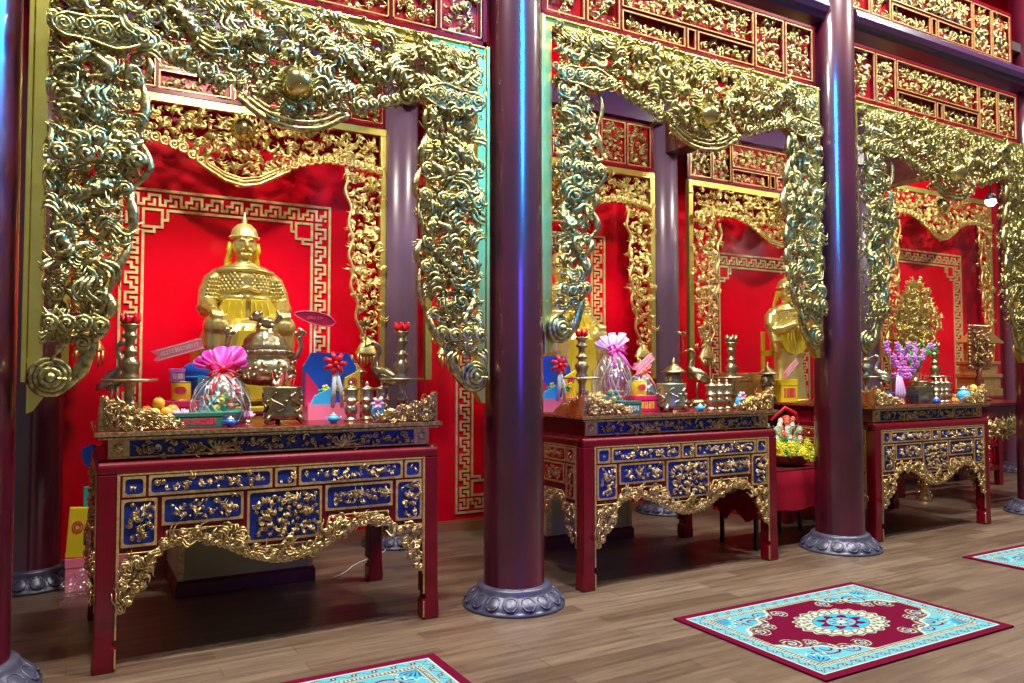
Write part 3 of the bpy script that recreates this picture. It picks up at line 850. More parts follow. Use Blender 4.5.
TB = [(.125, 4.70), (3.265, 4.70), (6.60, 4.70)]
t1 = make_table('altar_table', 'large red altar table with blue panels, nearest, at left', (*TB[0], 0), 21)
dup(t1, (*TB[1], 0), 'red altar table with blue panels between the second and third columns', scale=(1.015, 1, 1))
dup(t1, (*TB[2], 0), 'red altar table with blue panels at far right', scale=(.955, 1, 1))

# ------------------------------------------------------------------ rugs
RW, RD = 1.76, 1.17


def rug_mesh():
    nx, ny = 352, 234
    X, Y = np.meshgrid((np.arange(nx) + .5) / nx * RW - RW / 2, (np.arange(ny) + .5) / ny * RD - RD / 2, indexing='ij')
    ax, ay = np.abs(X), np.abs(Y)
    d = np.minimum(RW / 2 - ax, RD / 2 - ay)        # distance to edge
    m = np.zeros((nx, ny), int)                      # 0 crimson 1 blue 2 ivory 3 sky 4 olive
    al = np.where(RW / 2 - ax < RD / 2 - ay, Y, X)   # along-edge coordinate
    m[:] = 1
    m[d < .055] = 0
    m[(d > .055) & (d < .063)] = 2
    w = .5 + .5 * np.sin(al * 2 * PI / .11)
    band = (d > .063) & (d < .13)
    m[band] = 1
    vine = np.abs((d - .097) - .02 * np.sin(al * 2 * PI / .11)) < .0055
    m[band & vine] = 4
    fl = ((np.mod(al, .11) - .055) ** 2 + (d - .097) ** 2) < .016 ** 2
    m[band & fl] = 0; m[band & (((np.mod(al, .11) - .055) ** 2 + (d - .097) ** 2) < .007 ** 2)] = 2
    m[(d > .13) & (d < .136)] = 2; m[(d > .136) & (d < .142)] = 4
    key = (d > .142) & (d < .162); m[key] = 2; m[key & (np.mod(al, .022) < .011)] = 4
    m[(d > .162) & (d < .168)] = 4; m[(d > .168) & (d < .176)] = 2
    # field
    ex, ey = (ax / (RW / 2 - .176)), (ay / (RD / 2 - .176))
    fld = d > .176
    th = np.arctan2(Y * 1.35, X)
    r = np.hypot(X / .70, Y / .45)
    scal = 1 + .05 * np.cos(th * 12) + .03 * np.cos(th * 28)
    m[fld] = 1
    m[fld & (ex + ey < 1.32 + .06 * np.cos(th * 16))] = 2
    m[fld & (ex + ey < 1.27 + .06 * np.cos(th * 16))] = 4
    m[fld & (ex + ey < 1.245 + .06 * np.cos(th * 16))] = 0
    # scroll ornaments on the crimson and in the corners
    for (cx, cy, s) in ((.50, .27, .10), (.36, .33, .07), (.60, .12, .07), (.22, .31, .06), (.62, .33, .07), (.48, .16, .05)):
        dx, dy = ax - cx, ay - cy; q = np.hypot(dx, dy); ph = np.arctan2(dy, dx)
        sp = np.abs(np.mod(q / s * 2.2 - ph / (2 * PI) * 1.0, 1) - .5) < .17
        msk = fld & (q < s) & sp
        base0 = (m == 0)
        m[msk & base0] = 2; m[msk & ~base0 & (m == 1)] = 0
        m[fld & (q < s * .2)] = 3
        pet = fld & (np.abs(q - s * (.75 + .2 * np.cos(ph * 5))) < s * .07); m[pet & base0] = 4
    # corner fans
    dx, dy = RW / 2 - .176 - ax, RD / 2 - .176 - ay; q = np.hypot(dx, dy); ph = np.arctan2(dy, dx)
    m[fld & (q < .14 + .015 * np.cos(ph * 16))] = 2; m[fld & (q < .125 + .015 * np.cos(ph * 16))] = 3
    m[fld & (q < .10) & (np.abs(np.mod(ph / (PI / 2) * 5, 1) - .5) < .2)] = 0
    # medallion
    rm = np.hypot(X / .335, Y / .235)
    lobes = 1 + .045 * np.cos(th * 20)
    m[rm < 1.0 * lobes] = 2
    m[(rm < .97 * lobes) & (rm > .9 * lobes)] = 4
    ring = (rm < .88) & (rm > .62); m[ring] = 2
    m[ring & ((np.abs(np.sin(th * 11)) < .3) | (np.abs(rm - .75 - .06 * np.sin(th * 22)) < .03))] = 4
    m[rm < .62] = 4; m[rm < .59] = 3
    rr = np.hypot(X / .17, Y / .12)
    ros = rr < .9 + .18 * np.cos(th * 8)
    m[ros & (rr > .62)] = 0; m[ros & (rr < .62)] = 1
    m[(rr < .5) & (np.abs(np.sin(th * 4)) < .45)] = 0; m[rr < .2] = 2
    n = (nx + 1) * (ny + 1)
    gx, gy = np.meshgrid(np.linspace(-RW / 2, RW / 2, nx + 1), np.linspace(-RD / 2, RD / 2, ny + 1), indexing='ij')
    V = np.c_[gx.ravel(), gy.ravel(), np.full(n, .012)]
    i, j = np.meshgrid(np.arange(nx), np.arange(ny), indexing='ij'); a = (i * (ny + 1) + j).ravel()
    F = np.c_[a, a + ny + 1, a + ny + 2, a + 1].tolist()
    g = G(); g.add(V, F, 0, False); g.MI = m.ravel().tolist()
    g.box(-RW / 2, RW / 2, -RD / 2, RD / 2, 0.001, .0117, 0)
    return g


g = rug_mesh()
rg = g.build('patterned_rug', ['rug_crimson', 'rug_blue', 'rug_ivory', 'rug_sky', 'rug_olive'])
rg.location = (4.295, 3.325, 0)
tag(rg, 'whole crimson and turquoise rug with round medallion on the wooden floor', 'rug', 'prayer rugs in a row on the floor')
for loc, l in (((.93, 3.515, 0), 'turquoise rug with crimson edge cut off at the bottom, left of centre'), ((7.60, 3.385, 0), 'pale patterned rug cut off at the right edge of the picture')):
    c = rg.copy(); C.objects.link(c); c.location = loc; c['label'] = l

# ------------------------------------------------------------------ pedestals under the statues


def make_pedestal(label, loc, W, D, H):
    t = thing('statue_pedestal', label, 'pedestal', loc, 0, 'olive pedestals behind the altar tables')
    g = G(); g.box(-W / 2, W / 2, 0, D, 0, .10); g.box(-W / 2 + .01, W / 2 - .01, .01, D, .10, .115); g.build('plinth', 'plinth_red', t, .006)
    g = G(); g.box(-W / 2 + .02, W / 2 - .02, .02, D, .115, H - .05); bd = g.build('body', 'olive_board', t)
    for xx in (-W / 2 + .02, W / 2 - .06): g = G(); g.box(xx, xx + .04, .012, .02, .115, H - .05); g.build('corner_strip', 'gilt_line', bd)
    g = G(); g.box(-W / 2 - .03, W / 2 + .03, -.03, D, H - .05, H); g.build('top_slab', 'red_lacquer', t, .006)
    return t


p1 = make_pedestal('olive pedestal with dark red plinth seen under the first altar table', (1.16, 6.0, 0), 1.0, .75, 1.30)
dup(p1, (4.26, 6.0, 0), 'olive pedestal with dark red plinth seen under the middle altar table')
# red rear altar of the third bay
t = thing('rear_altar', 'red lacquer rear altar carrying the standing gilt statue', 'altar', (7.1, 5.95, 0))
g = G(); g.box(-.55, .9, 0, .85, 0, .1); g.box(-.53, .88, .02, .85, .1, 1.05); g.build('body', 'crimson_panel', t, .006)
g = G()
for z, o in ((.98, .01), (1.04, .03), (1.10, .05), (1.19, .02), (1.23, .05)): g.box(-.55 - o, .9 + o, -o, .85, z, z + .035)
g.box(-.54, .89, .0, .85, 1.13, 1.19)
g.build('stepped_cornice', 'red_lacquer', t, .004)
t = thing('rear_altar', 'low red altar bench with tasselled cloth seen under the third table', 'altar', (10.3, 6.2, 0))
g = G(); g.box(-1.1, 1.3, 0, .7, 1.20, 1.26); g.box(-1.06, 1.26, .03, .67, 1.0, 1.2); g.build('top', 'red_lacquer', t, .006)
for (x, y) in ((-1.08, .02), (1.18, .02), (-1.08, .6), (1.18, .6)):
    g = G(); g.box(x, x + .1, y, y + .08, 0, 1.0); g.build('leg', 'red_lacquer', t, .006)
g = G(); g.box(-1.0, 1.2, .03, .07, .22, .28); g.box(-1.0, 1.2, .03, .06, .55, .6)
for k in range(9): g.lathe([(.012, .28), (.022, .34), (.012, .42), (.022, .5), (.012, .55)], 10, (-.9 + k * .25, .05, 0))
g.build('stretcher', 'red_lacquer', t)
for k in range(3): g = G(); g.lathe([(.05, .62), (.055, .8), (.03, .9), (.03, 1.0)], 12, (-.6 + k * .6, -.02, 0), sy=.4); g.build('hanging_tassel', 'red_ribbon', t)

# red-clothed side table with flowers, between the middle and the third table
t = thing('cloth_covered_table', 'low table under a red cloth standing right of the middle altar table', 'table', (5.36, 5.0, 0))
g = G(); rng = random.Random(4)
n = 60; P0 = []
def rim(k):
    per = [(0, 0), (1.14, 0), (1.14, .5), (0, .5)]
    u = k / n * 4; s = int(u) % 4; f = u - int(u); a = per[s]; b = per[(s + 1) % 4]
    return a[0] + (b[0] - a[0]) * f, a[1] + (b[1] - a[1]) * f
V = []; 
for lev, (z, o) in enumerate(((.70, 0), (.685, .012), (.55, .02), (.42, .03), (.34, .035))):
    for k in range(n):
        x, y = rim(k); cx, cy = .57, .25
        dx = np.sign(x - cx) if x in (0, 1.14) else 0; dy = np.sign(y - cy) if y in (0, .5) else 0
        wv = o + (.014 * math.sin(k * 1.9) * lev / 4)
        zz = z - (.10 * (0.5 + .5 * math.sin(k * .8)) if lev == 4 and x < .05 else 0) - (.012 * math.sin(k * 1.3) if lev == 4 else 0)
        V.append((x + dx * wv, y + dy * wv, zz))
F = [(l * n + k, l * n + (k + 1) % n, (l + 1) * n + (k + 1) % n, (l + 1) * n + k) for l in range(4) for k in range(n)] + [tuple(range(n))]
g.add(V, F, 0, True); g.build('red_tablecloth', 'red_cloth', t)
for (x, y) in ((.01, .03), (.01, .45), (.78, .45), (1.08, .03), (1.08, .45)):
    g = G(); g.box(x, x + .03, y, y + .03, 0, .69); g.build('leg', 'black_metal', t)

# white cord lying on the floor behind table 1
g = G(); g.tube([(1.75 + .1 * i + .03 * math.sin(i * 1.3), 5.95 + .10 * i, .008) for i in range(9)], .005, 6, up=(0, 0, 1))
tag(g.build('power_cord', 'cord_white'), 'thin white cord on the floor behind the first altar table', 'cord')

# spotlight under the right cross beam
t = thing('spotlight', 'small glaring white spotlight under the beam at upper right', 'lamp', (9.55, 5.2, 3.69))
g = G(); g.tube([(0, 0, .03), (0, 0, .43)], .012, 8); g.lathe([(.02, .06), (.05, .04), (.06, -.02), (.055, -.03)], 18, (0, 0, 0)); g.build('housing', 'black_metal', t)
g = G(); g.ball((0, 0, -.035), .06, 14, 8); g.build('bulb', 'lamp_glow', t)
l = bpy.data.lights.new('spotlight_beam', 'POINT'); l.energy = 14; l.color = (.95, .97, 1); l.shadow_soft_size = .05
o = bpy.data.objects.new('spotlight_beam', l); C.objects.link(o); o.location = (9.5, 5.15, 3.6)

# ------------------------------------------------------------------ gilt statues


def make_statue(name, label, loc, pose, rz=0, throne=True):
    t = thing(name, label, 'statue', loc, rz, None)
    g = G()
    def limb(pts, rs, k=14): g.tube(pts, rs, k, up=(.13, .9, .21))
    # torso, neck, head
    g.lathe([(.02, .60), (.22, .62), (.235, .70), (.215, .80), (.21, .88), (.22, .98), (.225, 1.06), (.20, 1.12), (.12, 1.16), (.066, 1.19), (.06, 1.23), (.05, 1.25)], 28, sy=.68)
    g.ball((0, -.01, 1.325), .096, 20, 14, sc_=(.98, 1.0, 1.14)); g.ball((-.04, -.045, 1.295), .045, 12, 8); g.ball((.04, -.045, 1.295), .045, 12, 8)
    g.ball((0, -.035, 1.265), .064, 16, 10, sc_=(1.05, .95, .9))
    limb([(0, -.098, 1.355), (0, -.124, 1.308), (0, -.10, 1.292)], [.011, .021, .010], 8)       # nose
    for s in (-1, 1):
        g.ball((s * .034, -.084, 1.33), .017, 10, 6, sc_=(1.3, .7, .6)); limb([(s * .012, -.104, 1.356), (s * .04, -.10, 1.366), (s * .066, -.075, 1.352)], [.010, .012, .006], 7)
        g.ball((s * .084, -.005, 1.32), .022, 8, 6, sc_=(.5, .8, 1.5))
        limb([(0, -.106, 1.283), (s * .03, -.1, 1.278), (s * .055, -.078, 1.262)], [.008, .009, .003], 6)  # moustache
    g.ball((0, -.098, 1.262), .014, 8, 6, sc_=(1.6, .7, .6))
    if pose == 'seated':
        for s in (-1, 1):
            limb([(s * .17, 0, 1.08), (s * .235, .0, 1.02), (s * .27, -.02, .93), (s * .285, -.05, .84)], [.07, .08, .078, .07])
            limb([(s * .285, -.05, .84), (s * .28, -.15, .79), (s * .265, -.23, .765)], [.075, .062, .042])
            limb([(s * .29, -.05, .88), (s * .305, -.08, .80), (s * .30, -.12, .75)], [.05, .065, .04])   # hanging sleeve
            hx, hy, hz = s * .255, -.275, .755
            g.ball((hx, hy, hz), .05, 12, 8, sc_=(.95, 1.1, .6))
            for q in range(4):
                fx = hx + (q - 1.5) * .023
                limb([(fx, hy - .035, hz + .012), (fx - s * .003, hy - .075, hz + .004), (fx - s * .006, hy - .092, hz - .035 + .006 * abs(q - 1.5)), (fx - s * .006, hy - .088, hz - .06 + .006 * abs(q - 1.5))], [.0125, .012, .0105, .008], 8)
            limb([(hx - s * .035, hy + .01, hz), (hx - s * .06, hy - .03, hz - .008), (hx - s * .065, hy - .055, hz - .02)], [.015, .0125, .009], 8)
            limb([(s * .12, .02, .66), (s * .19, -.14, .665), (s * .245, -.27, .655)], [.12, .115, .10])          # thigh
            limb([(s * .245, -.27, .65), (s * .25, -.28, .50), (s * .24, -.26, .30), (s * .24, -.27, .10)], [.098, .088, .07, .06])
            g.ball((s * .245, -.285, .652), .102, 16, 12)
            limb([(s * .24, -.24, .06), (s * .245, -.34, .055), (s * .25, -.42, .045)], [.06, .05, .035])
        g.lathe([(.02, .06), (.36, .08), (.34, .30), (.335, .50), (.33, .60), (.27, .68), (.2, .72)], 40, (0, -.08, 0), fn=lambda a, i, z: 1 + (.035 * np.sin(a * 14) if 0 < i < 5 else 0 * a), sy=.86)
    else:
        for s in (-1, 1):
            limb([(s * .18, 0, 1.09), (s * .24, -.01, 1.02), (s * .27, -.04, .92), (s * .25, -.08, .86)], [.072, .082, .078, .066])
            limb([(s * .25, -.08, .86), (s * .17, -.18, .88), (s * .06, -.23, .93)], [.072, .06, .04])
            limb([(s * .26, -.06, .86), (s * .25, -.10, .72), (s * .24, -.10, .60)], [.06, .07, .03])
            g.ball((s * .03, -.25, .955), .04, 12, 8, sc_=(.7, 1, 1.2))
            for q in range(4):
                z = .935 + q * .021
                limb([(s * .045, -.262, z), (s * .01, -.293, z + .004), (-s * .022, -.283, z + .002)], [.0115, .011, .008], 8)
            limb([(s * .035, -.235, .985), (s * .02, -.262, 1.008), (0, -.272, 1.012)], [.013, .011, .008], 8)
        g.lathe([(.02, .02), (.25, .03), (.235, .15), (.19, .40), (.185, .60), (.2, .72)], 28, (0, -.02, 0), sy=.72)
    b = g.build('body', 'statue_gilt', t)
    rm = b.modifiers.new('remesh', 'REMESH'); rm.mode = 'VOXEL'; rm.voxel_size = .006; rm.use_smooth_shade = True
    smt = b.modifiers.new('smooth', 'SMOOTH'); smt.iterations = 3; smt.factor = .5
    # helmet
    g = G(); g.lathe([(.108, 1.378), (.116, 1.388), (.108, 1.40), (.104, 1.42), (.09, 1.46), (.055, 1.495), (.02, 1.508), (.014, 1.515), (.022, 1.53), (.01, 1.55), (.006, 1.59), (.001, 1.60)], 28, (0, .005, 0), sy=1.02)
    for a in np.linspace(0, 2 * PI, 20, endpoint=False): g.ball((.112 * math.cos(a), .005 + .112 * math.sin(a), 1.39), .009, 6, 4)
    for k in range(8): a = k * PI / 4; g.tube([(.105 * math.cos(a), .005 + .105 * math.sin(a), 1.385), (.09 * math.cos(a), .005 + .09 * math.sin(a), 1.45), (.05 * math.cos(a), .005 + .05 * math.sin(a), 1.493)], .006, 5, up=(0, 0, 1))
    hm = g.build('helmet', 'statue_gilt', t)
    for s in (-1, 1):
        g = G(); g.tube([(s * .105, .01, 1.35), (s * .112, .015, 1.29), (s * .105, .03, 1.23)], [.016, .022, .010], 8, .5)
        g.tube([(s * .085, .06, 1.35), (s * .11, .08, 1.2), (s * .13, .09, 1.1)], [.02, .028, .02], 8, .5)
        g.build('neck_guard', 'statue_yellow', hm)
    g = G()
    for k in range(7): x = (k - 3) * .011; g.tube([(x, -.098 + abs(x) * .3, 1.262), (x * 1.1, -.105 + abs(x) * .3, 1.235), (x * .7, -.10, 1.205 + abs(x) * .6)], [.006, .007, .002], 6)
    g.build('beard', 'statue_gilt', t)
    # cloak collar
    g = G()
    for k, (z, r, w) in enumerate(((1.17, .10, .02), (1.145, .155, .022), (1.12, .2, .02))):
        g.tube([(r * 1.12 * math.cos(a), r * .72 * math.sin(a), z - .02 * abs(math.cos(a))) for a in np.linspace(0, 2 * PI, 36)], w, 8, up=(0, 0, 1))
    g.build('cloak_collar', 'statue_gilt', t)
    # scale armour: rows of overlapping scales on chest and upper arms
    g = G()
    for r in range(7):
        z = .955 + r * .024
        for k in range(-6, 7):
            a = -PI / 2 + (k + (r % 2) * .5) * .17
            if abs(k + (r % 2) * .5) < .9: continue
            g.ball((.222 * math.cos(a), .222 * .67 * math.sin(a), z), .0125, 6, 5, sc_=(1, .6, 1))
    g.build('scale_armour', 'statue_gilt', t)
    for s in (-1, 1):
        g = G()
        for r in range(7):
            for k in range(7):
                u = r / 6; cx = s * (.238 + .045 * u); cz = 1.04 - .19 * u; a = -PI * .95 + k * .30 if s > 0 else -PI * .05 - k * .30
                g.ball((cx + .08 * math.cos(a) * .95, -.01 - .03 * u + .078 * math.sin(a), cz), .0115, 6, 5)
        g.build('sleeve_scales', 'statue_gilt', t)
    g = G()
    g.tube([(.212 * math.cos(a), .212 * .70 * math.sin(a), .885) for a in np.linspace(0, 2 * PI, 40)], .02, 8, 1.6, up=(0, 0, 1))
    g.box(-.04, .04, -.165, -.13, .85, .925); g.ball((0, -.165, .888), .026, 10, 8)
    g.tube([(-.11, -.14, .93), (-.05, -.165, .955), (0, -.165, .97), (.05, -.165, .955), (.11, -.14, .93)], [.01, .016, .02, .016, .01], 8)
    g.build('belt', 'statue_gilt', t)
    g = G()     # yellow embroidered waist cloth and skirts
    for s in (-1, 1):
        P = [(s * .02, .87), (s * .17, .87), (s * .215, .80), (s * .20, .70), (s * .13, .60), (s * .02, .56)]
        g.prism(P, -.20 if pose == 'seated' else -.16, -.10)
        for q in range(3): g.tube([(s * (.05 + .045 * q), -.205, .85), (s * (.06 + .05 * q), -.21, .75), (s * (.03 + .04 * q), -.205, .64)], .008, 6)
    if pose == 'seated':
        g.prism([(-.11, .62), (.11, .62), (.15, .30), (.12, .10), (-.12, .10), (-.15, .30)], -.42, -.30)
    g.build('waist_cloth', 'statue_yellow', t, .012)
    if throne:
        g = G(); g.box(-.36, .36, -.12, .3, 0, .52); g.box(-.38, .38, -.14, .32, .50, .56); g.box(-.40, .40, -.48, .32, 0, .045)
        th = g.build('throne_seat', 'statue_yellow', t, .01)
        g = G(); rng = random.Random(2)
        relief(g, -.34, .34, .06, .48, -.125, rng, .05, 1.1); g.build('relief_carving', 'statue_gilt', th)
    elif pose == 'standing':
        g = G(); g.lathe([(.26, 0), (.27, .015), (.25, .03), (.22, .03)], 28, sy=.8); g.box(-.30, -.26, .08, .12, 0, .85); g.box(.26, .30, .08, .12, 0, .85); g.box(-.30, .30, .08, .12, .55, .62)
        g.build('stand', 'statue_yellow', t, .005)
    return t


SG = 'seated gilt statues on pedestals'
s1 = make_statue('seated_deity_statue', 'seated gilt statue in helmet and armour, hands on its knees, in the first bay', (1.19, 6.50, 1.30), 'seated')
s1['group'] = SG
dup(s1, (4.24, 6.50, 1.30), 'yellow gilt seated statue mostly hidden behind the arch drop of the middle bay')
make_statue('standing_deity_statue', 'gilt statue with clasped hands behind the right end of the middle altar table', (7.40, 6.42, 1.262), 'standing', rz=-.15, throne=False).scale = (.96, .96, .97)

# ------------------------------------------------------------------ flame emblem and shrine
t = thing('flame_emblem', 'pierced gilt flame shaped emblem on a stand behind the third altar table', 'altar ornament', (9.98, 6.46, 1.262))
rng = random.Random(8); g = G()
def fw(z): return float(np.interp(z, [.62, .72, .9, 1.02, 1.15, 1.28, 1.42, 1.55, 1.64], [.18, .36, .46, .50, .42, .37, .22, .10, .02]))
fill(g, lambda x, z: .62 < z < 1.6 and abs(x) < fw(z), (-.5, .5), (.6, 1.62), .055, .08, rng, .02, .09, (.25, .58, .12), dirf=lambda x, z: PI / 2 - x)
for z in np.linspace(.66, 1.55, 15):
    for s in (-1, 1): flame(g, s * (fw(z) - .03), z, PI / 2 - s * .7, .13, .7 * s, -.02, .017, 8)
g.prism([(s * fw(z) * .8, z) for s, zs in ((-1, np.linspace(.62, 1.6, 12)), (1, np.linspace(1.6, .62, 12))) for z in zs], .02, .05)
g.build('pierced_flames', 'gilt_bright', t)
g = G(); g.lathe([(.2, 0), (.21, .03), (.1, .08), (.06, .2), (.09, .35), (.06, .45), (.1, .58), (.13, .64)], 20, sy=.6); g.build('stand', 'gilt_warm', t)

t = thing('pagoda_shrine', 'gold and brown tiered shrine beside the right edge column', 'shrine', (11.55, 6.52, 1.262)); t.scale = (1, 1, .88)
g = G()
for k, (w, z0, z1) in enumerate(((.30, 0, .12), (.27, .12, .30), (.30, .30, .36), (.24, .36, .52), (.28, .52, .57))): g.box(-w, w, -w * .6, w * .6, z0, z1)
g.build('stepped_base', 'shrine_gilt', t, .006)
g = G()
for x in (-.2, -.07, .07, .2): g.lathe([(.02, .57), (.018, .6), (.018, .84), (.024, .86)], 10, (x, -.1, 0))
g.box(-.2, .2, -.02, .1, .57, .86); g.build('pillared_body', 'shrine_gilt', t)
g = G()
g.prism([(-.34, .88), (-.28, .86), (.28, .86), (.34, .88), (.24, .93), (.1, 1.0), (.03, 1.05), (0, 1.1), (-.03, 1.05), (-.1, 1.0), (-.24, .93)], -.2, .14)
g.build('curved_roof', 'shrine_gilt', t, .01)

# ------------------------------------------------------------------ altar ware builders
ZT = 1.282


def lidded_cup(label, loc, group):
    t = thing('lidded_cup', label, 'cup', loc, 0, group)
    g = G(); g.lathe([(.046, 0), (.048, .008), (.034, .018), (.028, .035), (.040, .05), (.044, .075), (.040, .095), (.030, .105), (.030, .118), (.050, .128), (.052, .135), (.044, .14), (.042, .19), (.046, .2)], 24)
    g.build('stem_cup', 'pale_bronze', t)
    g = G(); g.lathe([(.054, .2), (.058, .205), (.05, .214), (.02, .222), (.010, .232), (.014, .244), (.006, .256), (.001, .26)], 24); g.build('lid', 'pale_bronze', t)
    return t


def lantern_urn(label, loc, m='bronze', s=1.0):
    t = thing('roofed_urn', label, 'urn', loc, 0, 'roofed bronze urns'); t.scale = (s, s, s)
    g = G(); g.lathe([(.065, 0), (.068, .01), (.045, .03), (.026, .06), (.036, .08), (.026, .10), (.05, .125)], 22)
    for k in range(3): a = k * 2 * PI / 3 - .5; g.tube([(.03 * math.cos(a), .03 * math.sin(a), .09), (.07 * math.cos(a), .07 * math.sin(a), .06), (.085 * math.cos(a), .085 * math.sin(a), 0.006)], [.014, .011, .015], 7, up=(.1, .2, .97))
    g.build('foot', m, t)
    g = G(); rng = random.Random(5); g.lathe([(.045, .12), (.058, .14), (.062, .20), (.06, .27), (.05, .285)], 22)
    for k in range(70):
        a = rng.uniform(0, 2 * PI); z = rng.uniform(.14, .27); g.ball((.062 * math.cos(a), .062 * math.sin(a), z), rng.uniform(.006, .011), 6, 4)
    g.build('pierced_body', m, t)
    g = G(); g.lathe([(.05, .285), (.10, .29), (.105, .298), (.08, .312), (.05, .34), (.03, .355), (.02, .36), (.026, .37), (.012, .385), (.008, .405), (.001, .415)], 24); g.build('conical_roof', m, t)
    return t


def candlestick(label, loc, m='pale_bronze', flame_m='glass_red', disc=True, h=1.0):
    t = thing('candlestick', label, 'candlestick', loc, 0, 'tall bronze candlesticks')
    g = G()
    g.lathe([(z0, z1 * h) for z0, z1 in ((.075, 0), (.078, .012), (.055, .03), (.03, .06), (.028, .10), (.045, .12), (.045, .14), (.028, .16), (.026, .22), (.04, .25), (.05, .27), (.05, .29), (.036, .31), (.052, .34), (.056, .365), (.036, .39),
             (.028, .41), (.045, .425), (.045, .435), (.026, .45), (.026, .50), (.045, .512), (.046, .522), (.030, .535), (.033, .56), (.05, .575), (.053, .585))], 24)
    g.build('turned_stem', m, t)
    if disc:
        g = G(); g.lathe([(.03, .262), (.148, .268), (.152, .274), (.15, .28), (.03, .278)], 40); g.build('drip_tray', 'pale_bronze', t)
    g = G(); 
    for k in range(6):
        a = k * PI / 3; g.tube([(.018 * math.cos(a), .018 * math.sin(a), .585 * h), (.04 * math.cos(a), .04 * math.sin(a), .61 * h), (.05 * math.cos(a), .05 * math.sin(a), .65 * h)], [.012, .018, .004], 6, up=(.1, .2, .97))
    g.lathe([(.015, .58 * h), (.03, .6 * h), (.026, .63 * h), (.001, .64 * h)], 14)
    g.build('red_lotus_cup', flame_m, t)
    return t


def crane(label, loc, rz, m='bronze', h=1.0):
    t = thing('bronze_crane', label, 'figurine', loc, rz, 'bronze cranes standing on turtles'); t.scale = (h, h, h)
    g = G()
    g.ball((0, 0, .045), .06, 16, 8, sc_=(1.35, 1, .6)); g.tube([(.07, 0, .045), (.10, 0, .06), (.12, 0, .065)], [.018, .014, .016], 8)
    for sx in (-1, 1):
        for sy in (-1, 1): g.tube([(sx * .05, sy * .04, .03), (sx * .08, sy * .06, .008)], [.015, .011], 7)
    g.build('turtle_base', m, t)
    g = G()
    for s in (-1, 1): g.tube([(0, s * .018, .07), (.006, s * .02, .16), (-.004, s * .02, .26)], [.007, .006, .012], 7)
    g.tube([(-.11, 0, .25), (-.07, 0, .275), (-.01, 0, .30), (.045, 0, .33), (.065, 0, .37), (.052, 0, .42), (.028, 0, .46), (.03, 0, .50), (.06, 0, .525), (.085, 0, .52)],
           [.008, .035, .055, .045, .026, .018, .016, .016, .019, .012], 12)
    g.tube([(.085, 0, .52), (.12, 0, .505), (.15, 0, .495)], [.009, .006, .002], 7)
    g.build('body', m, t)
    g = G()
    for s in (-1, 1):
        for q in range(5): g.tube([(.03, s * .045, .31 - q * .01), (-.04, s * .055, .285 - q * .011), (-.115, s * .035, .25 - q * .008)], [.008, .011, .003], 6)
    g.build('wing_feathers', m, t)
    g = G(); g.tube([(.13, 0, .50), (.125, 0, .58), (.135, 0, .65)], .004, 6)
    for k in range(7): a = k * 2 * PI / 7; g.tube([(.135, 0, .65), (.135 + .03 * math.cos(a), .03 * math.sin(a), .668), (.135 + .04 * math.cos(a), .04 * math.sin(a), .69)], [.008, .012, .003], 6, up=(.1, .2, .97))
    g.build('lotus_in_beak', m, t)
    return t


def corner_guard(label, loc, flip, seed):
    rng = random.Random(seed)
    t = thing('carved_corner_guard', label, 'carved railing', loc, 0, 'carved corner guards on the altar tables')
    if flip: t.scale = (-1, 1, 1)
    def hz(x): return float(np.interp(x, [0, .03, .10, .2, .3, .40], [.185, .16, .125, .105, .08, .035])) + .01 * math.sin(x * 60)
    for nm in (0, 1):
        g = G(); fill(g, lambda x, z: 0 < x < .39 and .005 < z < hz(x) - .015, (.0, .4), (.0, .18), .021, .04, rng, .008, .03, (.42, .42, .08))
        x = .01
        while x < .39: spiral(g, x, hz(x) - .012, .02, -PI / 2, rng.choice([-1, 1]), -.01, .007, 1.3, 11); x += .03
        g.prism([(0, 0)] + [(x, hz(x) * .75) for x in np.linspace(0, .39, 14)] + [(.39, 0)], .012, .02)
        for v in g.V: v[:, 2] = np.maximum(v[:, 2], .001)
        o = g.build('carved_panel', 'gilt_warm' if nm == 0 else 'shrine_gilt', t)
        if nm: o.rotation_euler = (0, 0, PI / 2)
    g = G(); g.box(-.014, .006, -.014, .006, 0, .19); g.build('corner_post', 'gilt_warm', t, .003)
    return t


def joss_pot(label, loc, m='bronze', sticks=True):
    t = thing('incense_pot', label, 'incense pot', loc, 0, 'cylindrical incense pots')
    g = G(); g.lathe([(.10, .028), (.115, .04), (.112, .06), (.108, .10), (.112, .17), (.118, .215), (.12, .228), (.11, .23), (.105, .21), (.001, .19)], 32)
    for k in range(3): a = k * 2 * PI / 3 + PI / 2; g.tube([(.09 * math.cos(a), .09 * math.sin(a), .05), (.115 * math.cos(a), .115 * math.sin(a), .03), (.13 * math.cos(a), .13 * math.sin(a), .008)], [.028, .02, .016], 8, up=(.1, .2, .97))
    for a0 in np.arange(0, 2 * PI, PI / 3):
        pts = []
        for u in np.linspace(0, 1, 26):
            a = a0 + .42 * math.sin(u * 2 * PI) * (1 - .3 * u); pts.append((.117 * math.cos(a), .117 * math.sin(a), .075 + .12 * u))
        g.tube(pts, .007, 6, up=(0, .1, 1)); g.ball((.118 * math.cos(a0 + .5), .118 * math.sin(a0 + .5), .14), .012, 8, 6)
    g.build('pot', m, t)
    if sticks:
        rng = random.Random(3)
        for k in range(11):
            g = G(); a = rng.uniform(0, 2 * PI); r = rng.uniform(0, .06); g.tube([(r * math.cos(a), r * math.sin(a), .18), (r * 1.5 * math.cos(a), r * 1.5 * math.sin(a), .18 + rng.uniform(.08, .15))], .0028, 5)
            g.build('joss_stick', 'incense_red', t)
    return t


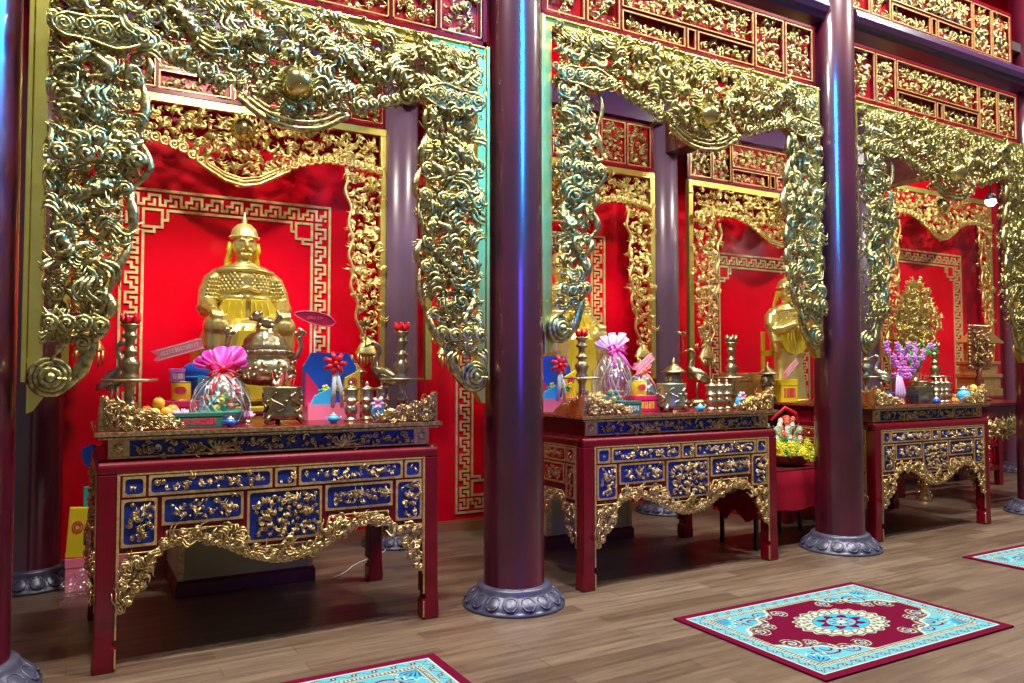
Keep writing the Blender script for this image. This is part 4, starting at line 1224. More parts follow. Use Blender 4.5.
def big_censer(label, loc, m='pale_bronze'):
    t = thing('incense_burner', label, 'incense burner', loc)
    g = G(); g.lathe([(.02, .20), (.10, .21), (.16, .25), (.175, .30), (.165, .34), (.13, .37), (.135, .39), (.165, .40), (.168, .415), (.13, .415)], 36, fn=lambda a, i, z: 1 + (.03 * np.sin(a * 12) if i in (2, 3, 4) else 0 * a))
    rng = random.Random(9)
    for k in range(90):
        a = rng.uniform(0, 2 * PI); z = rng.uniform(.25, .345); g.ball((.172 * math.cos(a), .172 * math.sin(a), z), rng.uniform(.007, .014), 6, 4)
    for k in range(24): a = k * PI / 12; g.ball((.165 * math.cos(a), .165 * math.sin(a), .402), .010, 6, 4)
    b = g.build('bowl', m, t)
    for k in range(3):
        a = k * 2 * PI / 3 - PI / 2 + .3; c, s = math.cos(a), math.sin(a)
        g = G(); g.tube([(.12 * c, .12 * s, .25), (.155 * c, .155 * s, .19), (.11 * c, .11 * s, .11), (.10 * c, .10 * s, .05), (.135 * c, .135 * s, .012)], [.045, .048, .028, .022, .03], 10, up=(.1, .2, .97)); g.build('leg', m, t)
    for s in (-1, 1):
        g = G(); g.tube([(s * .13, 0, .36), (s * .19, 0, .38), (s * .215, 0, .44), (s * .20, 0, .50), (s * .225, -.01, .53), (s * .20, -.01, .55)], [.014, .016, .015, .018, .022, .012], 9)
        for q in range(4): g.ball((s * (.2 + .02 * math.cos(q * 1.6)), -.01, .52 + .025 * math.sin(q * 1.6)), .015, 7, 5)
        g.build('dragon_handle', m, t)
    g = G(); g.lathe([(.13, .415), (.145, .425), (.12, .45), (.115, .48), (.09, .51), (.05, .53), (.055, .545), (.02, .55)], 30, fn=lambda a, i, z: 1 + (.06 * np.sin(a * 10) if i in (2, 3, 4) else 0 * a))
    ld = g.build('lid', m, t)
    g = G(); g.tube([(.05, 0, .565), (.0, 0, .59), (-.04, 0, .58)], [.03, .032, .02], 10); g.ball((-.05, -.01, .62), .032, 12, 8); g.tube([(-.07, -.01, .61), (-.09, -.01, .605)], [.018, .012], 7)
    for (x, y) in ((.04, .02), (.04, -.02), (-.03, .02), (-.03, -.02)): g.tube([(x, y, .575), (x - .01, y, .548)], [.013, .011], 6)
    g.tube([(.06, 0, .58), (.09, 0, .62), (.07, 0, .66)], [.012, .016, .006], 7)
    for k in range(10): a = k * .63; g.ball((-.04 + .02 * math.cos(a), .03 * math.sin(a), .63 + .015 * math.cos(a)), .012, 6, 4)
    g.build('lion_finial', m, ld)
    return t


def bowl_plate(label, loc, r=.12, m='red_lacquer', h=.05):
    t = thing('fruit_dish', label, 'dish', loc)
    g = G(); g.lathe([(r * .5, 0), (r * .5, .01), (r * .35, .018), (r * .9, h * .8), (r, h), (r * .95, h), (r * .3, .03), (.001, .028)], 28); g.build('dish', m, t)
    return t


def fruit(kind, label, loc, r, m, group):
    t = thing(kind, label, 'fruit', loc, 0, group)
    g = G(); g.lathe([(.001, .08 * r), (r * .45, .0), (r * .85, r * .4), (r, r * .95), (r * .85, r * 1.5), (r * .45, r * 1.85), (r * .12, r * 1.8), (.001, r * 1.74)], 16); g.build('flesh', m, t)
    g = G(); g.tube([(0, 0, r * 1.72), (r * .08, 0, r * 1.95), (r * .16, 0, r * 2.05)], r * .07, 5); g.build('stem', 'leaf_green', t)
    return t


def lotus(label, loc, m='petal_pink', s=1.0):
    t = thing('lotus_ornament', label, 'ornament', loc, 0, 'lotus flower ornaments'); t.scale = (s, s, s)
    g = G(); g.lathe([(.03, 0), (.032, .006), (.012, .015), (.012, .02), (.02, .03)], 14); g.build('foot', 'pale_bronze', t)
    for ring, (n, tilt, L) in enumerate(((8, .35, .055), (7, .8, .05), (5, 1.2, .045))):
        for k in range(n):
            a = 2 * PI * (k + .5 * ring) / n; c, s_ = math.cos(a), math.sin(a); ct, st = math.cos(tilt), math.sin(tilt)
            g = G(); g.tube([(0, 0, .03), (c * L * .5 * ct, s_ * L * .5 * ct, .03 + L * .5 * st), (c * L * ct, s_ * L * ct, .034 + L * st + .006)], [.006, .016, .003], 8, .35, up=(-s_, c, 0.01)); g.build('petal', m, t)
    return t


def teapot(label, loc, s=1.0, m='sky_blue'):
    t = thing('small_teapot', label, 'teapot', loc, 0, 'tiny blue porcelain pots'); t.scale = (s, s, s)
    g = G(); g.lathe([(.018, 0), (.02, .006), (.032, .018), (.034, .03), (.026, .042), (.018, .046)], 20)
    g.tube([(.03, 0, .022), (.045, 0, .03), (.052, 0, .042)], [.007, .005, .004], 7)
    g.tube([(-.028, 0, .036), (-.048, 0, .036), (-.046, 0, .016), (-.028, 0, .016)], .004, 6); g.build('pot', m, t)
    g = G(); g.lathe([(.02, .046), (.018, .052), (.004, .056), (.007, .062), (.001, .066)], 14); g.build('lid', 'porcelain', t)
    return t


def text_marks(t, x0, x1, z0, z1, y, m, rng, n, name='lettering', thick=.004):
    """short brush-like strokes standing for small script"""
    g = G(); w = (x1 - x0) / n
    for k in range(n):
        cx = x0 + (k + .5) * w; a = w * .34
        for q in range(3):
            if rng.random() < .5: g.box(cx - a, cx + a, y - .001, y + .001, z0 + (z1 - z0) * (.15 + .3 * q), z0 + (z1 - z0) * (.15 + .3 * q) + thick)
            else: g.box(cx - a + q * a * .8, cx - a + q * a * .8 + thick, y - .001, y + .001, z0, z1)
    if g.n: g.build(name, m, t)


def tin(label, loc, m='yellow_tin', r=.052, h=.115, logo='gift_red'):
    t = thing('food_tin', label, 'tin', loc, 0, None)
    g = G(); g.lathe([(r * .97, 0), (r, .004), (r, h - .004), (r * .97, h)], 28); g.build('can', m, t)
    g = G(); g.lathe([(r * 1.02, h - .006), (r * 1.02, h), (r * .9, h + .002), (.001, h)], 28); g.lathe([(r * 1.02, 0), (r * 1.02, .006), (r * 1.0, .006)], 28); g.build('rim', 'pale_bronze', t)
    g = G(); 
    for u in np.linspace(-1, 1, 9): 
        a = -PI / 2 + .62 * u - .2; hh = .022 * math.sqrt(max(0, 1 - u * u)) + .003; g.box(r * 1.01 * math.cos(a) - .004, r * 1.01 * math.cos(a) + .004, r * 1.012 * math.sin(a) - .002, r * 1.01 * math.sin(a), h * .55 - hh, h * .55 + hh)
    lg = g.build('emblem', logo, t)
    return t


def ribbon_banner(label, loc, L, rz, tilt, m='pink_ribbon', w=.035, n=14):
    t = thing('ribbon_banner', label, 'ribbon', loc, rz, 'pink ribbon banners with white lettering'); t.rotation_euler = (0, -tilt, rz)
    g = G(); xs = np.linspace(0, L, 16); P = [(x, -w + (.012 if i == 0 else 0)) for i, x in enumerate(xs)] + [(x, w) for x in xs[::-1]] + [(.03, 0)]
    g.prism(P, 0, .003); g.build('band', m, t)
    g = G(); g.box(.03, L, -.0015, 0, w - .008, w - .004); g.box(.03, L, -.0015, 0, -w + .004, -w + .008); g.build('edge_stripe', 'white_paint', t)
    text_marks(t, .045, L - .02, -w * .35, w * .5, -.001, 'white_paint', random.Random(7), n)
    return t


def wrapped_basket(label, loc, s=1.0, tul='magenta_tulle', bow='red_ribbon', tul_scale=1.0, rz=0, tall=1.0):
    t = thing('wrapped_gift_basket', label, 'gift basket', loc, rz, 'cellophane wrapped gift baskets'); t.scale = (s, s, s)
    rng = random.Random(12)
    g = G(); g.lathe([(.09, 0), (.12, .02), (.13, .07), (.135, .08), (.12, .075), (.1, .03), (.001, .03)], 30, fn=lambda a, i, z: 1 + .02 * np.sin(a * 20)); g.build('basket', 'gift_teal', t)
    g = G(); g.lathe([(.13, .01), (.155, .06), (.165, .13 * tall), (.15, .20 * tall), (.10, .27 * tall), (.045, .315 * tall), (.03, .33 * tall)], 44, fn=lambda a, i, z: 1 + .06 * np.sin(a * 9 + i) + .03 * np.sin(a * 23 + 2 * i)); 
    g.F.pop(); g.MI.pop(); g.S.pop(); g.F.pop(); g.MI.pop(); g.S.pop()
    w = g.build('cellophane_wrap', 'cellophane', t)
    g = G()     # crinkle edges of the film
    for k in range(16):
        a = rng.uniform(0, 2 * PI); pts = []
        for u in np.linspace(0, 1, 9):
            r = np.interp(u, [0, .3, .7, 1], [.14, .172, .13, .035]); aa = a + .3 * math.sin(u * 5 + k); pts.append((r * math.cos(aa), r * math.sin(aa), .02 + .30 * tall * u))
        g.tube(pts, .0016, 4, up=(.1, .2, .97))
    g.build('film_crease', 'porcelain', w)
    zt = .325 * tall
    for k in range(5):      # tulle petals on top
        a = (k - 2) * .56; g = G(); L = .19 * tul_scale * rng.uniform(.85, 1.1); c, s_ = math.sin(a), math.cos(a); yy = rng.uniform(-.03, .03)
        tip = (c * L, yy, zt + s_ * L * .9); px = (s_, 0, -c)
        V = [(0, 0, zt - .01)]; N = 10
        for q in range(N + 1):
            f = (q / N - .5) * 2; rr = L * (1 - .18 * f * f); b = a + f * .40
            V.append((math.sin(b) * rr, yy + .02 * math.cos(q * 1.3 + k), zt + math.cos(b) * rr * .75))
            
        F = [(0, q + 1, q + 2) for q in range(N)]
        V2 = [(x, y + .004, z) for x, y, z in V]; n0 = len(V)
        g.add(V + V2, F + [tuple(i + n0 for i in f)[::-1] for f in F] + [(q + 1, q + 1 + n0, q + 2 + n0, q + 2) for q in range(N)], 0, True)
        g.build('tulle_petal', tul, t)
    g = G()
    for s_ in (-1, 1):
        for q in (0, 1):
            g.tube([(0, -.05, zt), (s_ * .05, -.075, zt + .035 - q * .05), (s_ * .085, -.07, zt + .01 - q * .05), (s_ * .05, -.065, zt - .02 - q * .03), (0, -.05, zt)], [.008, .016, .018, .014, .008], 8, .4, up=(0, 0, 1))
        g.tube([(0, -.05, zt), (s_ * .05, -.09, zt - .08), (s_ * .075, -.13, zt - .15)], [.012, .014, .012], 6, .25, up=(0, 1, 0.1))
    g.ball((0, -.055, zt), .022, 10, 8); g.build('ribbon_bow', bow, t)
    return t


def sweets(cx, cy, cz, n, seed, where):
    rng = random.Random(seed); cols = [('teal_candy', 'teal'), ('coral_candy', 'coral red'), ('gift_green', 'green'), ('yellow_tin', 'yellow')]
    base = {}
    for k in range(n):
        m, nm = cols[k % 4]; a = k * 2.4; r = .078 * math.sqrt((k % 9 + .5) / 9)
        loc = (cx + r * math.cos(a), cy + r * math.sin(a), cz + .035 + .05 * (k // 9) + .006 * (k % 3))
        lab = 'round %s sweet inside the wrapped basket %s' % (nm, where)
        if m not in base:
            g = G(); g.ball((0, 0, .022), .022, 12, 8); g.tube([(.02, 0, .024), (.04, 0, .03)], [.004, .012], 6); g.tube([(-.02, 0, .024), (-.04, 0, .03)], [.004, .012], 6)
            o = g.build('wrapped_sweet', m); base[m] = o
        else: o = base[m].copy(); C.objects.link(o)
        o.location = loc; o.rotation_euler = (0, 0, a); tag(o, lab, 'sweet', 'sweets in the basket %s' % where)


def gift_house(label, loc, rz=0, s=1.0):
    """open blue-red-yellow carton with a bow and flowers"""
    t = thing('gift_carton', label, 'gift box', loc, rz, 'bright gift cartons with bows'); t.scale = (s, s, s)
    g = G(); g.box(-.165, .165, .0, .14, .0, .10); g.build('tray', 'pink_ribbon', t)
    g = G(); g.prism([(-.17, .09), (.17, .09), (.17, .33), (.12, .42), (-.12, .42), (-.17, .33)], .10, .13); g.build('back_board', 'gift_blue', t)
    g = G(); g.prism([(-.175, .08), (-.06, .08), (-.08, .18), (-.175, .30)], .03, .06); g.build('red_panel', 'gift_red', t)
    g = G(); g.prism([(.06, .08), (.175, .08), (.175, .31), (.08, .26)], .03, .06)
    yp = g.build('yellow_panel', 'gift_yellow', t)
    g = G()
    for rr in (.028, .016): g.tube([(.125 + rr * math.cos(a), .026, .235 + rr * math.sin(a)) for a in np.linspace(0, 2 * PI, 18)], .003, 5)
    g.box(.10, .15, .024, .028, .233, .237); g.box(.123, .127, .024, .028, .21, .26); g.build('round_emblem', 'gift_red', yp)
    g = G(); g.prism([(-.15, .09), (-.02, .09), (-.02, .20), (-.12, .15)], .0, .03); g.build('sky_panel', 'sky_blue', t)
    for k in range(8):
        x = -.08 + .028 * k; z = .17 + .03 * math.sin(k * 2.1); g = G()
        for q in range(5): a = q * 2 * PI / 5; g.ball((x + .014 * math.cos(a), .02, z + .014 * math.sin(a)), .011, 7, 5, sc_=(1, .5, 1))
        g.build('flower', 'gift_yellow' if k % 3 else 'gift_green', t)
    g = G(); g.tube([(0, .0, .34), (-.006, -.01, .2), (-.012, .0, .08)], [.012, .016, .014], 6, .3); g.tube([(0, .0, .34), (.035, -.01, .2), (.05, .0, .08)], [.012, .014, .012], 6, .3); g.build('white_streamer', 'porcelain', t)
    g = G()
    for k in range(7):
        a = k * 2 * PI / 7; g.tube([(0, 0, .35), (.04 * math.cos(a), -.02, .35 + .04 * math.sin(a)), (.075 * math.cos(a), .0, .35 + .075 * math.sin(a))], [.006, .018, .012], 7, .4)
    g.ball((0, -.015, .35), .018, 8, 6); g.build('bow', 'red_ribbon', t)
    return t


def flat_box(name, label, loc, w, d, h, m, group=None, rz=0, lett=None, cat='box'):
    t = thing(name, label, cat, loc, rz, group)
    g = G(); g.box(-w / 2, w / 2, 0, d, 0, h * .72); g.build('tray', m, t, .003)
    g = G(); g.box(-w / 2 - .003, w / 2 + .003, -.003, d + .003, h * .72, h); ld = g.build('lid', m, t, .003)
    if lett: text_marks(t, -w * .36, w * .36, h * .2, h * .62, -.001, lett, random.Random(int(w * 1000)), max(4, int(w / .022)), thick=.005)
    return t


# ------------------------------------------------------------------ things on the first altar table
corner_guard('carved gilt guard on the left front corner of the first altar table', (.145, 4.72, ZT), False, 31)
gR = corner_guard('carved gilt guard on the right front corner of the first altar table', (2.085, 4.72, ZT), True, 32)
dup(gR, (3.295, 4.722, ZT + .001), 'carved gilt guard on the left front corner of the middle altar table', scale=(1, 1, 1))
dup(gR, (5.245, 4.722, ZT + .001), 'carved gilt guard on the right front corner of the middle altar table', scale=(-1, 1, 1))
dup(gR, (6.63, 4.722, ZT + .001), 'carved gilt guard on the left front corner of the third altar table', scale=(1, 1, 1))
dup(gR, (8.46, 4.722, ZT + .001), 'carved gilt guard on the right front corner of the third altar table', scale=(-1, 1, 1))

c1 = candlestick('tall dark bronze candlestick with wide tray at the left end of the first table', (.285, 4.98, ZT), 'bronze', 'glass_red', True, 1.02)
k1 = crane('bronze crane close behind the leftmost candlestick', (.22, 5.30, ZT), -.9, 'green_bronze', .95)
c2 = dup(c1, (1.955, 4.98, ZT), 'tall bronze candlestick with red lotus cup at the right end of the first table')
k2 = crane('slender bronze crane left of the candlestick at the right end of the first table', (1.93, 5.27, ZT), 2.7, 'bronze', 1.0)
lu1 = lantern_urn('roofed bronze urn behind the lidded cups on the first table', (1.76, 5.46, ZT), 'bronze', 1.08)
for i, x in enumerate((1.575, 1.69, 1.80)):
    pass
lc = lidded_cup('lidded bronze cup, leftmost of three on the first table', (1.60, 4.98, ZT), 'lidded cups on the first table')
dup(lc, (1.73, 5.04, ZT), 'lidded bronze cup, middle of three on the first table')
dup(lc, (1.86, 5.10, ZT), 'lidded bronze cup, right of three on the first table')
jp = joss_pot('cylindrical bronze incense pot with joss sticks at the front centre of the first table', (1.145, 4.93, ZT), 'bronze')
big_censer('large lidded bronze incense burner with lion finial in front of the seated statue', (1.13, 5.40, ZT + .003), 'pale_bronze').scale = (1.15, 1.1, 1.12)
teapot('tiny blue teapot right of the incense pot on the first table', (1.44, 4.83, ZT))
b_ = teapot('small blue and white pot left of the incense pot on the first table', (.815, 4.80, ZT), .95, 'cobalt')
flat_box('lettered_box', 'dark green box with red lettering at the front of the first table', (.64, 4.80, ZT), .26, .10, .085, 'box_green', None, 0, 'gift_red')
bowl_plate('red dish of fruit behind the left corner guard', (.46, 5.08, ZT), .14)
k = 0
for (x, y, z, m, kd, lb_) in ((.36, 5.05, .04, 'apple_green', 'apple', 'green apple at the left of the fruit dish'), (.42, 5.0, .042, 'apple_green', 'apple', 'pale green apple at the front of the fruit dish'),
                         (.49, 5.04, .045, 'orange_peel', 'orange', 'orange at the right of the fruit dish'), (.46, 5.12, .05, 'orange_peel', 'orange', 'orange in the middle of the fruit dish'),
                         (.39, 5.12, .05, 'apple_red', 'apple', 'red apple at the back of the fruit dish'), (.45, 5.07, .10, 'orange_peel', 'orange', 'orange on top of the fruit dish'), (.53, 5.10, .055, 'orange_peel', 'orange', 'yellow orange at the back right of the fruit dish')):
    fruit(kd, lb_, (x, y, ZT + z), .036, m, 'fruit in the dish on the first table')
l1 = lotus('pink lotus ornament in front of the fruit dish', (.565, 4.99, ZT + .02), 'petal_pink', 1.25)
l1.location = (.565, 4.99, ZT)
flat_box('carton', 'low red carton under the yellow tin', (.60, 5.24, ZT), .20, .16, .14, 'gift_red')
t1_ = tin('yellow tin with red emblem left of the wrapped basket on the first table', (.60, 5.31, ZT + .14), r=.058, h=.12)
flat_box('carton', 'small violet and white carton on top of the yellow tin', (.575, 5.285, ZT + .262), .085, .06, .08, 'orchid_violet', None, 0, 'white_paint')
t = thing('round_gift_box', 'round blue gift box behind the pink ribbon on the first table', 'gift box', (.72, 5.43, ZT + .0))
g = G(); g.lathe([(.10, 0), (.10, .28), (.105, .28), (.105, .34), (.08, .37), (.04, .385), (.001, .39)], 30); g.build('box_body', 'gift_blue', t)
g = G(); g.tube([(.103 * math.cos(a), .103 * math.sin(a), .29) for a in np.linspace(0, 2 * PI, 30)], .006, 6, up=(0, 0, 1)); g.box(-.02, .02, -.108, -.10, 0, .30); g.build('band', 'sky_blue', t)
ribbon_banner('pink ribbon with white lettering left of the magenta tulle', (.42, 5.18, 1.695), .30, .05, .30)
wrapped_basket('cellophane wrapped basket with magenta tulle and red bow on the first table', (.80, 5.06, ZT), 1.05, 'magenta_tulle', 'red_ribbon', 1.0, 0)
sweets(.80, 5.06, ZT + .04, 18, 4, 'on the first table')
lotus('white water-lily ornament left of the large incense burner', (.98, 5.16, ZT), 'petal_pink', .9)
gh = gift_house('blue, red and yellow gift carton right of the large incense burner', (1.55, 5.18, ZT), 0, 1.08)
t = thing('leaf_shaped_sign', 'red leaf shaped sign on a clear stick above the gift carton', 'sign', (1.475, 5.42, ZT))
g = G(); g.tube([(0, 0, 0), (0, 0, .66)], .005, 6); g.lathe([(.04, 0), (.04, .008), (.01, .012)], 14); g.build('stick', 'porcelain', t)
g = G(); P = [(-.14 * math.cos(a) if abs(math.cos(a)) < .99 else -.15 * math.cos(a), .70 + .045 * math.sin(a) * (1 - .25 * math.cos(a)) - .10 * math.cos(a) * -.25) for a in np.linspace(0, 2 * PI, 24, endpoint=False)]
g.prism([(x, z) for x, z in P], -.004, .002); lf = g.build('leaf_board', 'gift_red', t)
g = G(); g.tube([(x, -.006, z) for x, z in P + P[:1]], .0035, 5); g.build('outline', 'pink_ribbon', lf)
text_marks(t, -.06, .06, .69, .712, -.006, 'pink_ribbon', random.Random(1), 5)
t = thing('bow_tied_vase', 'small blue vase with pink bow in front of the lidded cups on the first table', 'vase', (1.745, 4.86, ZT))
g = G(); g.lathe([(.02, 0), (.034, .02), (.045, .06), (.036, .10), (.02, .118), (.028, .135), (.024, .135)], 20); g.build('vase', 'sky_blue', t)
g = G()
for k in range(6): a = k * PI / 3; g.tube([(-.015, -.03, .115), (-.015 + .03 * math.cos(a), -.045, .115 + .03 * math.sin(a)), (-.015 + .045 * math.cos(a), -.03, .115 + .042 * math.sin(a))], [.005, .013, .008], 7, .4)
g.build('bow', 'petal_pink', t)
BV = t

# ------------------------------------------------------------------ things on the middle altar table
G2 = None
dup(gh, (3.47, 5.34, ZT), 'blue gift carton with red bow at the left end of the middle altar table', rz=0)
dup(c1, (3.50, 5.06, ZT), 'bronze candlestick with wide tray at the left end of the middle altar table')
bowl_plate('red dish of mixed fruit behind the guard at the left end of the middle table', (3.43, 4.85, ZT), .10)
for i, (x, y, z, m, kd, lb_) in enumerate(((3.39, 4.83, .04, 'apple_green', 'apple', 'yellow green apple at the left of the middle table fruit dish'), (3.46, 4.83, .04, 'orange_peel', 'orange', 'orange at the right of the middle table fruit dish'), (3.43, 4.89, .05, 'apple_red', 'apple', 'red apple at the back of the middle table fruit dish'), (3.43, 4.85, .095, 'apple_green', 'apple', 'apple on top of the middle table fruit dish'))):
    fruit(kd, lb_, (x, y, ZT + z), .034, m, 'fruit in the dish on the middle table')
wrapped_basket('tall clear wrapped basket with lilac tulle and magenta bow on the middle altar table', (3.86, 5.14, ZT), 1.05, 'lilac_tulle', 'magenta_tulle', .95, 0, 1.5)
sweets(3.86, 5.14, ZT + .04, 14, 6, 'with lilac tulle')
wrapped_basket('wrapped basket with orange bow and red tulle left of the green incense pot', (4.24, 5.24, ZT), .85, 'gift_red', 'coral_candy', .75, 0, 1.2)
ribbon_banner('pink ribbon with white lettering leaning in front of the red tulle', (4.02, 5.05, 1.60), .24, 0, .62, n=11)
tin('yellow tin on a red carton on the middle altar table', (4.02, 5.0, ZT + .13), r=.062, h=.125)
flat_box('carton', 'red carton with yellow flowers under the yellow tin of the middle table', (4.05, 4.94, ZT), .22, .13, .13, 'gift_red', None, 0, 'gift_yellow')
flat_box('carton', 'teal box at the front of the middle altar table', (3.80, 4.82, ZT), .20, .09, .095, 'box_green', None, 0, 'porcelain')
joss_pot('green patinated incense pot at the front of the middle altar table', (4.28, 4.90, ZT), 'green_bronze', False)
dup(lu1, (4.50, 5.12, ZT), 'roofed bronze urn right behind the green incense pot')
teapot('tiny blue teapot between the green incense pot and the lidded cups', (4.50, 4.80, ZT), 1.0)
for x, y, l in ((4.72, 4.90, 'leftmost'), (4.85, 4.94, 'middle one'), (4.98, 4.98, 'right one')):
    dup(lc, (x, y, ZT), 'lidded bronze cup, %s of three on the middle table' % l, group='lidded cups on the middle table')
dup(k2, (4.92, 5.28, ZT), 'slender bronze crane holding a lotus at the right of the middle table', rz=2.5)
c3 = candlestick('bronze candlestick with wide tray at the right end of the middle altar table', (5.12, 5.06, ZT), 'bronze', 'bronze', True, 1.0)
dup(BV, (5.0, 4.84, ZT), 'small blue vase in front of the right candlestick of the middle table')
lotus('yellow lotus ornament behind the right corner guard of the middle table', (5.12, 4.83, ZT), 'gift_yellow', 1.3)
dup(lu1, (6.42, 5.62, .0), 'roofed bronze urn standing by the cloth covered table') if False else None

# flowers on the cloth covered table
rng = random.Random(17)
t = thing('flower_basket', 'basket of yellow and white flowers on the cloth covered table', 'flowers', (6.06, 5.32, .702))
g = G(); g.lathe([(.16, 0), (.22, .03), (.25, .10), (.26, .11), (.2, .08), (.001, .06)], 30, fn=lambda a, i, z: 1 + .02 * np.sin(a * 24)); g.build('basket', 'screen_brown', t)
g = G()
for k in range(70):
    a = rng.uniform(0, 2 * PI); r = rng.uniform(.02, .22); z = rng.uniform(.1, .42)
    g.tube([(r * .3 * math.cos(a), r * .3 * math.sin(a), .06), (r * .8 * math.cos(a), r * .6 * math.sin(a), z * .6), (r * 1.2 * math.cos(a), r * math.sin(a), z)], [.004, .016, .002], 5, .5, up=(.1, .2, .97))
g.build('foliage', 'leaf_green', t)
for k in range(84):
    g = G(); a = rng.uniform(0, 2 * PI); low = k < 56
    r = rng.uniform(.1, .30) if low else rng.uniform(.02, .24); z = rng.uniform(.06, .22) if low else rng.uniform(.24, .46)
    cx, cy = r * math.cos(a), r * math.sin(a) * .8 - (.09 if low else 0); R = .05 if low else .036
    for q in range(11):
        b = q * 2 * PI / 11; g.tube([(cx, cy, z), (cx + R * .6 * math.cos(b), cy - .015, z + R * .6 * math.sin(b)), (cx + R * math.cos(b), cy - .022, z + R * math.sin(b))], [.006, .010, .004], 5, .6)
    g.ball((cx, cy - .018, z), .014, 8, 5); g.build('blossom', 'yellow_petal' if low else ('white_petal' if k % 3 else 'coral_candy'), t)
g = G(); g.tube([(-.22, -.05, .44), (-.1, -.12, .56), (.05, -.12, .50), (.12, -.1, .40)], [.012, .018, .018, .012], 8, .4); g.build('ribbon_loop', 'red_ribbon', t)

# urn and yellow gift carton on the rear altar of the third bay
dup(lu1, (6.72, 6.10, 1.265), 'roofed bronze urn on the red rear altar beside the standing statue')
flat_box('gift_carton', 'yellow gift carton on the red rear altar at the foot of the standing statue', (7.02, 6.06, 1.265), .26, .12, .26, 'gift_yellow', None, 0, 'gift_red', 'gift box')
ribbon_banner('pink ribbon with white lettering above the yellow carton on the rear altar', (6.90, 6.02, 1.56), .28, 0, .7, n=9)
flat_box('altar_casket', 'carved golden brown casket behind the right candlestick of the middle table', (6.60, 6.25, 1.265), .50, .2, .33, 'shrine_gilt', None, 0, None, 'casket')

# ------------------------------------------------------------------ things on the third altar table
dup(c1, (6.84, 4.95, ZT), 'bronze candlestick with wide tray at the left end of the third table')
dup(c3, (8.30, 5.16, ZT), 'bronze candlestick with wide tray at the right end of the third table')
t = thing('potted_orchid', 'violet orchid with trailing blue and white ribbons on the third table', 'flowers', (7.36, 5.0, ZT)); t.scale = (1.25, 1.25, 1.15)
g = G(); g.lathe([(.06, 0), (.065, .01), (.075, .08), (.08, .10), (.07, .1), (.001, .08)], 20); g.build('pot', 'cobalt', t)
rng = random.Random(23)
for k in range(5):
    g = G(); dx = -.12 + .1 * k; g.tube([(0, 0, .09), (dx * .4, 0, .25), (dx, -.02, .42 + .03 * (k % 2)), (dx * 1.5, -.04, .50)], [.005, .004, .004, .002], 5); st = g.build('stem', 'leaf_green', t)
    for q in range(6):
        g = G(); u = .3 + q * .13; x = dx * (u * 1.4) + rng.uniform(-.03, .03); z = .12 + .42 * u; y = -.04 + rng.uniform(-.04, .03)
        for w in range(5): a = w * 2 * PI / 5 + q; g.tube([(x, y, z), (x + .022 * math.cos(a), y - .008, z + .022 * math.sin(a)), (x + .04 * math.cos(a), y + .004, z + .04 * math.sin(a))], [.006, .015, .004], 7, .35)
        g.ball((x, y - .008, z), .008, 6, 4); g.build('blossom', 'orchid_violet', st)
g = G()
for k in range(4): g.tube([(-.02, -.05, .30), (-.06 - .02 * k, -.10, .2), (-.04 - .035 * k, -.11, .10), (-.06 - .03 * k, -.10, .01)], [.016, .02, .018, .014], 6, .2)
g.build('trailing_ribbon', 'lilac_tulle', t)
t = thing('vase_of_leaves', 'tall green leafy plant in a bronze vase on the third table', 'plant', (7.98, 5.18, ZT))
g = G(); g.lathe([(.06, 0), (.05, .02), (.03, .06), (.05, .12), (.055, .17), (.03, .22), (.045, .26), (.04, .26)], 22); g.build('vase', 'pale_bronze', t)
for k in range(15):
    a = k * 2.4; L = .26 + .05 * (k % 4); g = G(); c, s = math.cos(a), math.sin(a)
    g.tube([(0, 0, .24), (c * L * .25, s * L * .2, .24 + L * .7), (c * L * .55, s * L * .4, .24 + L), (c * L * .85, s * L * .6, .24 + L * .8)], [.004, .018, .022, .002], 7, .2, up=(-s, c, .01)); g.build('leaf', 'leaf_green', t)
flat_box('wooden_box', 'square silver brown box in front of the orchid on the third table', (7.64, 4.85, ZT), .24, .14, .17, 'bronze', None, 0, None)
dup(jp, (7.82, 5.02, ZT), 'cylindrical bronze incense pot in the middle of the third table')
for x, y, l in ((7.90, 4.90, 'leftmost'), (8.02, 4.92, 'middle one'), (8.14, 4.94, 'right one')):
    dup(lc, (x, y, ZT), 'lidded bronze cup, %s of three on the third table' % l, group='lidded cups on the third table')
teapot('tiny blue and white pot at the front of the third table', (7.72, 4.79, ZT), 1.1, 'cobalt')
t = thing('blue_jar', 'pale blue porcelain jar at the right front of the third table', 'jar', (8.22, 4.80, ZT))
g = G(); g.lathe([(.03, 0), (.036, .008), (.06, .05), (.066, .085), (.05, .115), (.03, .125), (.03, .14)], 24); g.build('jar_body', 'sky_blue', t)
g = G(); g.lathe([(.034, .14), (.034, .15), (.01, .16), (.012, .17), (.001, .175)], 16); g.build('lid', 'porcelain', t)
dup(k1, (7.66, 5.36, ZT), 'bronze crane beside the leafy plant on the third table', rz=2.4)
dup(lu1, (7.02, 5.25, ZT), 'roofed bronze urn left of the orchid on the third table')
t = thing('red_candle', 'tall thin red candle on the right of the third table', 'candle', (8.36, 5.36, ZT))
g = G(); g.lathe([(.04, 0), (.04, .01), (.014, .03), (.012, .12), (.03, .13), (.03, .14)], 16); g.build('holder', 'bronze', t)
g = G(); g.lathe([(.016, .14), (.018, .3), (.02, .5), (.012, .56), (.003, .60)], 14); g.build('wax', 'glass_red', t)
t = thing('carved_table_screen', 'dark carved wooden screen on a stem, on the side table near the right edge', 'screen', (10.2, 5.75, 1.242)); t.scale = (1.9, 1.9, 1.9)
g = G(); g.box(-.11, .11, -.01, .01, .22, .50); g.build('board', 'screen_brown', t, .01)
